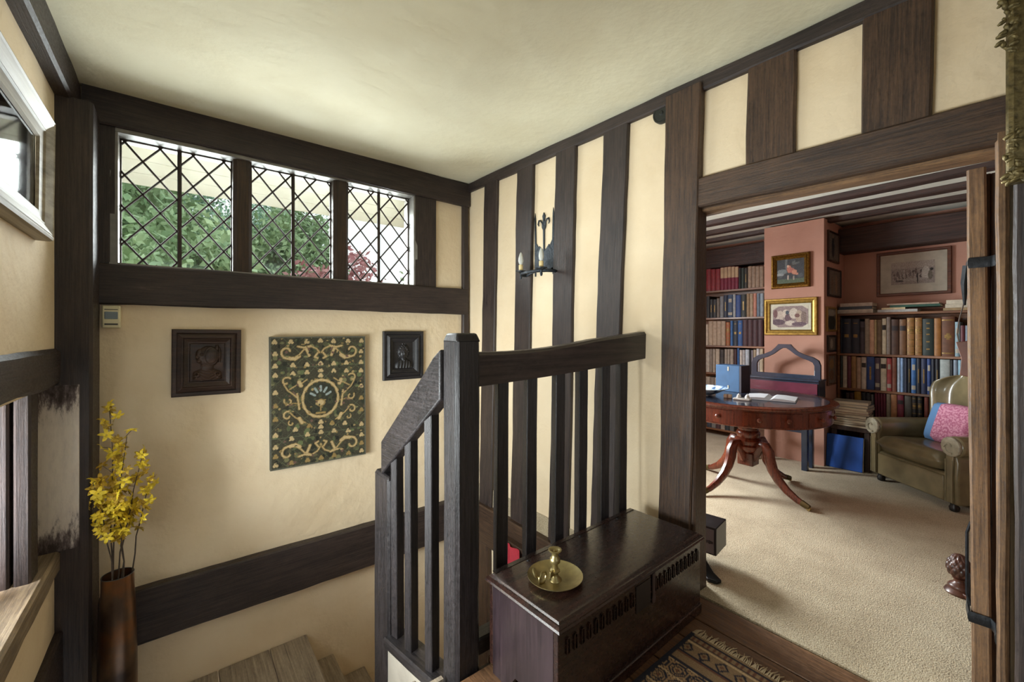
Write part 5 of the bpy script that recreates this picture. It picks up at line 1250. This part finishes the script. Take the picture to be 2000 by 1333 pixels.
MB().tube([(-.019, 0, .062), (-.030, 0, .058), (-.033, 0, .04), (-.028, 0, .022), (-.019, 0, .02)], .003, 6).build('handle', RED, mu, smooth=True)

# --- green leather wing armchair
AX, AY = 4.60, .668
fw = Vector((-.755, .655)); ang = math.atan2(fw.x, -fw.y)      # local -y is the way the chair faces
ac = thing('wing_armchair', 'olive green leather wing armchair with scrolled arms in front of the bookcase', 'armchair', (AX, AY, .005), 0)
rzc = math.atan2(-fw.x, fw.y) + math.pi
ac.matrix_basis = Matrix.Translation((AX, AY, .005)) @ Matrix.Rotation(rzc, 4, 'Z')
LEA = plain('olive_leather', '#756a4e', 0.28, var=0.3, vscale=7, coat=0.25, bmp=0.1)
LEAW = plain('worn_pale_leather', '#a09a86', 0.42, var=0.25, vscale=25, bmp=0.15)
BW = .37
def soft(name, x0, x1, y0, y1, z0, z1, bev, mat=LEA, parent=ac, seg=5, puff=0.0):
    o = B(name, mat, x0, x1, y0, y1, z0, z1, parent, bev, seg)
    for p in o.data.polygons: p.use_smooth = True
    return o
soft('seat_base', -.31, .31, -.02, .50, .055, .27, .03)
def cushion(name, w, d, h, mat, parent, M, n=14, crown=.25):
    """a padded cushion: rounded in plan, crowned top and bottom, welted edge"""
    vs = []; fs = []
    for side in (1, -1):
        for j in range(n + 1):
            for i in range(n + 1):
                a, b = 2 * i / n - 1, 2 * j / n - 1
                e = max(abs(a), abs(b)); k = (1 - abs(a) ** 6) * (1 - abs(b) ** 6)
                r = 1 - .05 * (abs(a) * abs(b)) ** 2
                vs.append((a * r * w / 2, b * r * d / 2, side * h / 2 * (crown + (1 - crown) * max(k, 0) ** .35) * (1 if e < 1 else .35)))
    m = n + 1
    for s in (0, 1):
        o = s * m * m
        for j in range(n):
            for i in range(n):
                f = (o + j * m + i, o + j * m + i + 1, o + (j + 1) * m + i + 1, o + (j + 1) * m + i)
                fs.append(f if s == 0 else f[::-1])
    ed = [i for i in range(m)] + [j * m + n for j in range(1, m)] + [n * m + i for i in range(n - 1, -1, -1)] + [j * m for j in range(n - 1, 0, -1)]
    for a, b in zip(ed, ed[1:] + ed[:1]): fs.append((b, a, m * m + a, m * m + b))
    return MB().add(vs, fs).build(name, mat, parent, M, smooth=True, ang=1.4)
cushion('seat_cushion', .595, .50, .15, LEA, ac, wm(ac) @ Matrix.Translation((0, .185, .335)) @ Matrix.Rotation(-.05, 4, 'X'))
# rolled arms: scroll section swept back, pale pleated scroll on the front
for s in (-1, 1):
    # outline of the arm seen from the front (x outward, z up)
    P = [(.0, .06), (.0, .40)] + [(.045 + .075 * math.cos(a), .475 + .075 * math.sin(a)) for a in [math.radians(q) for q in range(215, -75, -18)]] + [(.085, .36), (.075, .25), (.085, .06)]
    P = [(s * (x + .305), z) for x, z in P]
    if s < 0: P = P[::-1]
    MB().prism(P, -.50, .02, basis((1, 0, 0), (0, 0, 1), (0, -1, 0), (0, 0, 0))).build('arm', LEA, ac, bev=0.018, seg=3)
    mb = MB(); c = (s * (.305 + .045), .475)
    ring = []
    for k in range(30):
        a = 2 * math.pi * k / 30
        r = .068 + .004 * (k % 2)
        ring.append((c[0] + r * math.cos(a), c[1] + r * math.sin(a)))
    T = basis((1, 0, 0), (0, 0, 1), (0, -1, 0), (0, -.02, 0))
    sf = MB().prism(ring, 0, .022, T).build('scroll_front', LEAW, ac, bev=0.006)
    MB().tube([T @ Vector((c[0] + r * math.cos(a), c[1] + r * math.sin(a), .026)) for r, a in [(.012 + .0034 * i, .5 + i * .42) for i in range(12)]], .006, 6).build('scroll_piping', LEAW, sf, wm(ac), smooth=True)
    Q = [(s * (.305 + x), z) for x, z in [(.004, .07), (.004, .36), (.012, .425), (.05, .44), (.062, .40), (.058, .34), (.054, .25), (.060, .07)]]
    MB().prism(Q if s > 0 else Q[::-1], 0, .014, T).build('arm_facing', LEA, ac, bev=0.004)
    for dx in (.008, .054):
        MB().tube([T @ Vector((s * (.305 + dx), z, .016)) for z in (.075, .2, .3, .38)], .004, 6).build('welt', plain('worn_welt', '#7d745a', 0.45), ac, smooth=True)
soft('front_panel', -.295, .295, -.034, .0, .07, .25, .012)
# back with a rounded head and wings
vs = []; fs = []; nz, nx_ = 16, 14
for j in range(nz + 1):
    t = j / nz; z = .24 + .73 * t
    half = .335 * (1 - .12 * math.sin(math.pi * min(1, t * 1.15))) if t < .75 else .335 * (1 - .12 * math.sin(math.pi * .8625)) * math.sqrt(max(0.0, 1 - ((t - .75) / .30) ** 2))
    half = max(half, .12)
    lean = .475 + .07 * t
    for i in range(nx_ + 1):
        a = 2 * i / nx_ - 1
        wing = -.13 * max(0, abs(a) - .72) / .28 * (1 if t < .95 else .6)
        bulge = -.035 * math.cos(a * math.pi / 2) * math.sin(math.pi * t)
        vs.append((a * half * 1.08, lean + wing + bulge, z - (.03 * abs(a) ** 3 if t > .9 else 0)))
o2 = len(vs)
for j in range(nz + 1):
    for i in range(nx_ + 1):
        x, y, z = vs[j * (nx_ + 1) + i]
        t = j / nz; vs.append((x * 1.06, .475 + .07 * t + .055, z + (.0 if j < nz else -.02)))
m = nx_ + 1
for j in range(nz):
    for i in range(nx_):
        f = (j * m + i, j * m + i + 1, (j + 1) * m + i + 1, (j + 1) * m + i); fs.append(f); fs.append(tuple(o2 + q for q in f[::-1]))
ed = [i for i in range(m)] + [j * m + nx_ for j in range(1, nz + 1)] + [nz * m + i for i in range(nx_ - 1, -1, -1)] + [j * m for j in range(nz - 1, 0, -1)]
for a, b in zip(ed, ed[1:] + ed[:1]): fs.append((b, a, o2 + a, o2 + b))
bk = MB().add(vs, fs).build('backrest', LEA, ac, smooth=True, ang=3.0, bev=0.0)
sb = bk.modifiers.new('soft', 'SUBSURF'); sb.levels = 1; sb.render_levels = 1
for x in (-.32, .32):
    for y in (.02, .47): MB().lathe([(.016, 0), (.026, .006), (.030, .03), (.022, .045), (.024, .06)], 16, Matrix.Translation((x, y, 0))).build('foot', plain('black_foot', '#14110f', 0.4), ac, smooth=True)
cu = thing('patchwork_cushion', 'pink and denim blue patchwork cushion propped in the armchair', 'cushion', M=wm(ac) @ Matrix.Translation((-.015, .325, .560)) @ Euler((math.radians(70), 0, math.radians(4))).to_matrix().to_4x4())
def patch():
    m, nt, b = newmat('patchwork_cotton')
    tc = N(nt, 'ShaderNodeTexCoord'); sp = N(nt, 'ShaderNodeSeparateXYZ'); nt.links.new(tc.outputs['Object'], sp.inputs[0])
    ck_ = N(nt, 'ShaderNodeTexNoise', Scale=70.0); nt.links.new(tc.outputs['Object'], ck_.inputs['Vector'])
    pk = ramp(nt, ck_.outputs[0], [(0.4, lin('#b06482')), (0.6, lin('#d59ab0'))])
    ad = N(nt, 'ShaderNodeMath', operation='ADD'); nt.links.new(sp.outputs['X'], ad.inputs[0]); nt.links.new(sp.outputs['Y'], ad.inputs[1])
    st_ = N(nt, 'ShaderNodeMath', operation='GREATER_THAN'); nt.links.new(sp.outputs['X'], st_.inputs[0]); st_.inputs[1].default_value = -.085
    mx = N(nt, 'ShaderNodeMix', data_type='RGBA'); nt.links.new(st_.outputs[0], mx.inputs[0]); mx.inputs[6].default_value = lin('#5d86b4'); nt.links.new(pk, mx.inputs[7])
    nt.links.new(mx.outputs[2], b.inputs['Base Color']); b.inputs['Roughness'].default_value = .9; return m
cushion('pad', .35, .33, .12, patch(), cu, wm(cu), 12, .2)
# ================================================================== OUTSIDE THE LEADED WINDOW
struct(MB().box(-14, 22, 3.42, 6.2, -2.7, -2.5).build('ground', plain('pale_bounce_ground', '#c9c3b2', 0.9, var=0.2, vscale=3)))  # unseen pale strip added to bounce light up onto the eaves
struct(MB().box(-14, 22, 6.2, 60, -2.7, -2.48).build('ground', plain('lawn', '#7d9560', 0.9, var=0.3, vscale=3)))
EV = plaster('eave_limewash', '#e6e4da', '#d2cfc2', 0.3)
ev = thing('roof_eave', 'white painted underside of the eaves jutting out above the leaded window', 'eaves', (.7, 3.62, 2.27))
for k in range(4):
    y0, y1 = 3.42 + k * .10, 3.515 + k * .10; z = 2.515 - k * .055
    MB().prism([(y0 - 3.62, z - 2.27), (y1 - 3.62, z - .05 - 2.27), (y1 - 3.62, z - .03 - 2.27), (y0 - 3.62, z + .02 - 2.27)], -3.0, 1.35, basis((0, 1, 0), (0, 0, 1), (1, 0, 0), (0, 0, 0))).build('board', EV, ev, bev=0.004)
def leafmat(name, a, b):
    m, nt, bs = newmat(name)
    oi = N(nt, 'ShaderNodeTexCoord'); n = N(nt, 'ShaderNodeTexNoise', Scale=1.7, Detail=6.0); nt.links.new(oi.outputs['Object'], n.inputs['Vector'])
    nt.links.new(ramp(nt, n.outputs[0], [(0.35, lin(a)), (0.65, lin(b))]), bs.inputs['Base Color']); bs.inputs['Roughness'].default_value = .7
    bs.inputs['Subsurface Weight'].default_value = 0.0
    return m
def tree(label, x, y, zc, rx, rz, mat, seed, nleaf=11000, name='tree', cat='tree', leaf=.085):
    t = thing(name, label, cat, (x, y, -2.5), group='trees and shrubs in the garden')
    rs = np.random.RandomState(seed)
    # leaves gathered in clumps over the crown
    nc = 70; cd = rs.normal(size=(nc, 3)); cd /= np.linalg.norm(cd, axis=1)[:, None]; cr_ = rs.uniform(.45, 1.0, nc)
    cc = cd * cr_[:, None] * np.array([rx, rx, rz])
    idx = rs.randint(0, nc, nleaf); p = cc[idx] + rs.normal(size=(nleaf, 3)) * np.array([rx, rx, rz]) * .13
    a = rs.normal(size=(nleaf, 3)); a /= np.linalg.norm(a, axis=1)[:, None]
    b = np.cross(a, rs.normal(size=(nleaf, 3))); b /= np.linalg.norm(b, axis=1)[:, None]
    s = rs.uniform(.6, 1.2, nleaf)[:, None] * leaf
    q = np.stack([p - a * s, p + b * s * .5, p + a * s, p - b * s * .5], 1).reshape(-1, 3)
    q[:, 2] += zc + 2.5
    me = bpy.data.meshes.new('foliage'); me.from_pydata(q.tolist(), [], (np.arange(nleaf)[:, None] * 4 + np.arange(4)[None, :]).tolist()); me.materials.append(mat)
    o = bpy.data.objects.new('foliage', me); COL.objects.link(o); place(o, wm(t), t); o['kind'] = 'stuff'
    MB().tube([(0, 0, 0), (.05, .03, (zc + 2.5) * .5), (0, 0, zc + 2.5)], [.16, .12, .06], 8).build('trunk', TWIG, t, smooth=True)
G1 = leafmat('leaf_green', '#6a8a5e', '#adc495'); G2 = leafmat('leaf_dark', '#527660', '#93b597'); G3 = leafmat('leaf_pale', '#a3b890', '#d2dec0'); RDL = leafmat('leaf_red', '#9a5a5f', '#c99a9a')
tree('broad dark green tree behind the first pair of window lights', -.3, 16.2, 3.9, 2.3, 2.6, G2, 1)
tree('bright green tree rising highest by the window jamb', -1.2, 9.6, 2.7, 1.5, 1.9, G1, 2)
tree('dark green tree behind the middle window light', 3.6, 23.6, 5.0, 2.6, 3.5, G2, 3)
tree('mid green tree between the window mullions', 2.1, 11.2, 2.7, 1.2, 1.6, G1, 4)
tree('dense green shrub low in front of the garden trees', .1, 7.0, 1.6, 1.1, 1.2, G1, 5, 6500, 'shrub', 'shrub', .075)
tree('red leaved shrub below the middle window light', 2.1, 7.6, 1.75, .95, .85, RDL, 6, 5200, 'shrub', 'shrub', .06)
tree('pale green shrub seen past the red shrub', 5.6, 9.4, 1.8, 1.6, 1.2, G3, 7, 6500, 'shrub', 'shrub', .075)
tree('widest dark tree far back beyond the garden trees', -1.5, 38.5, 3.8, 8.0, 6.0, G2, 9, 15000, leaf=.22)
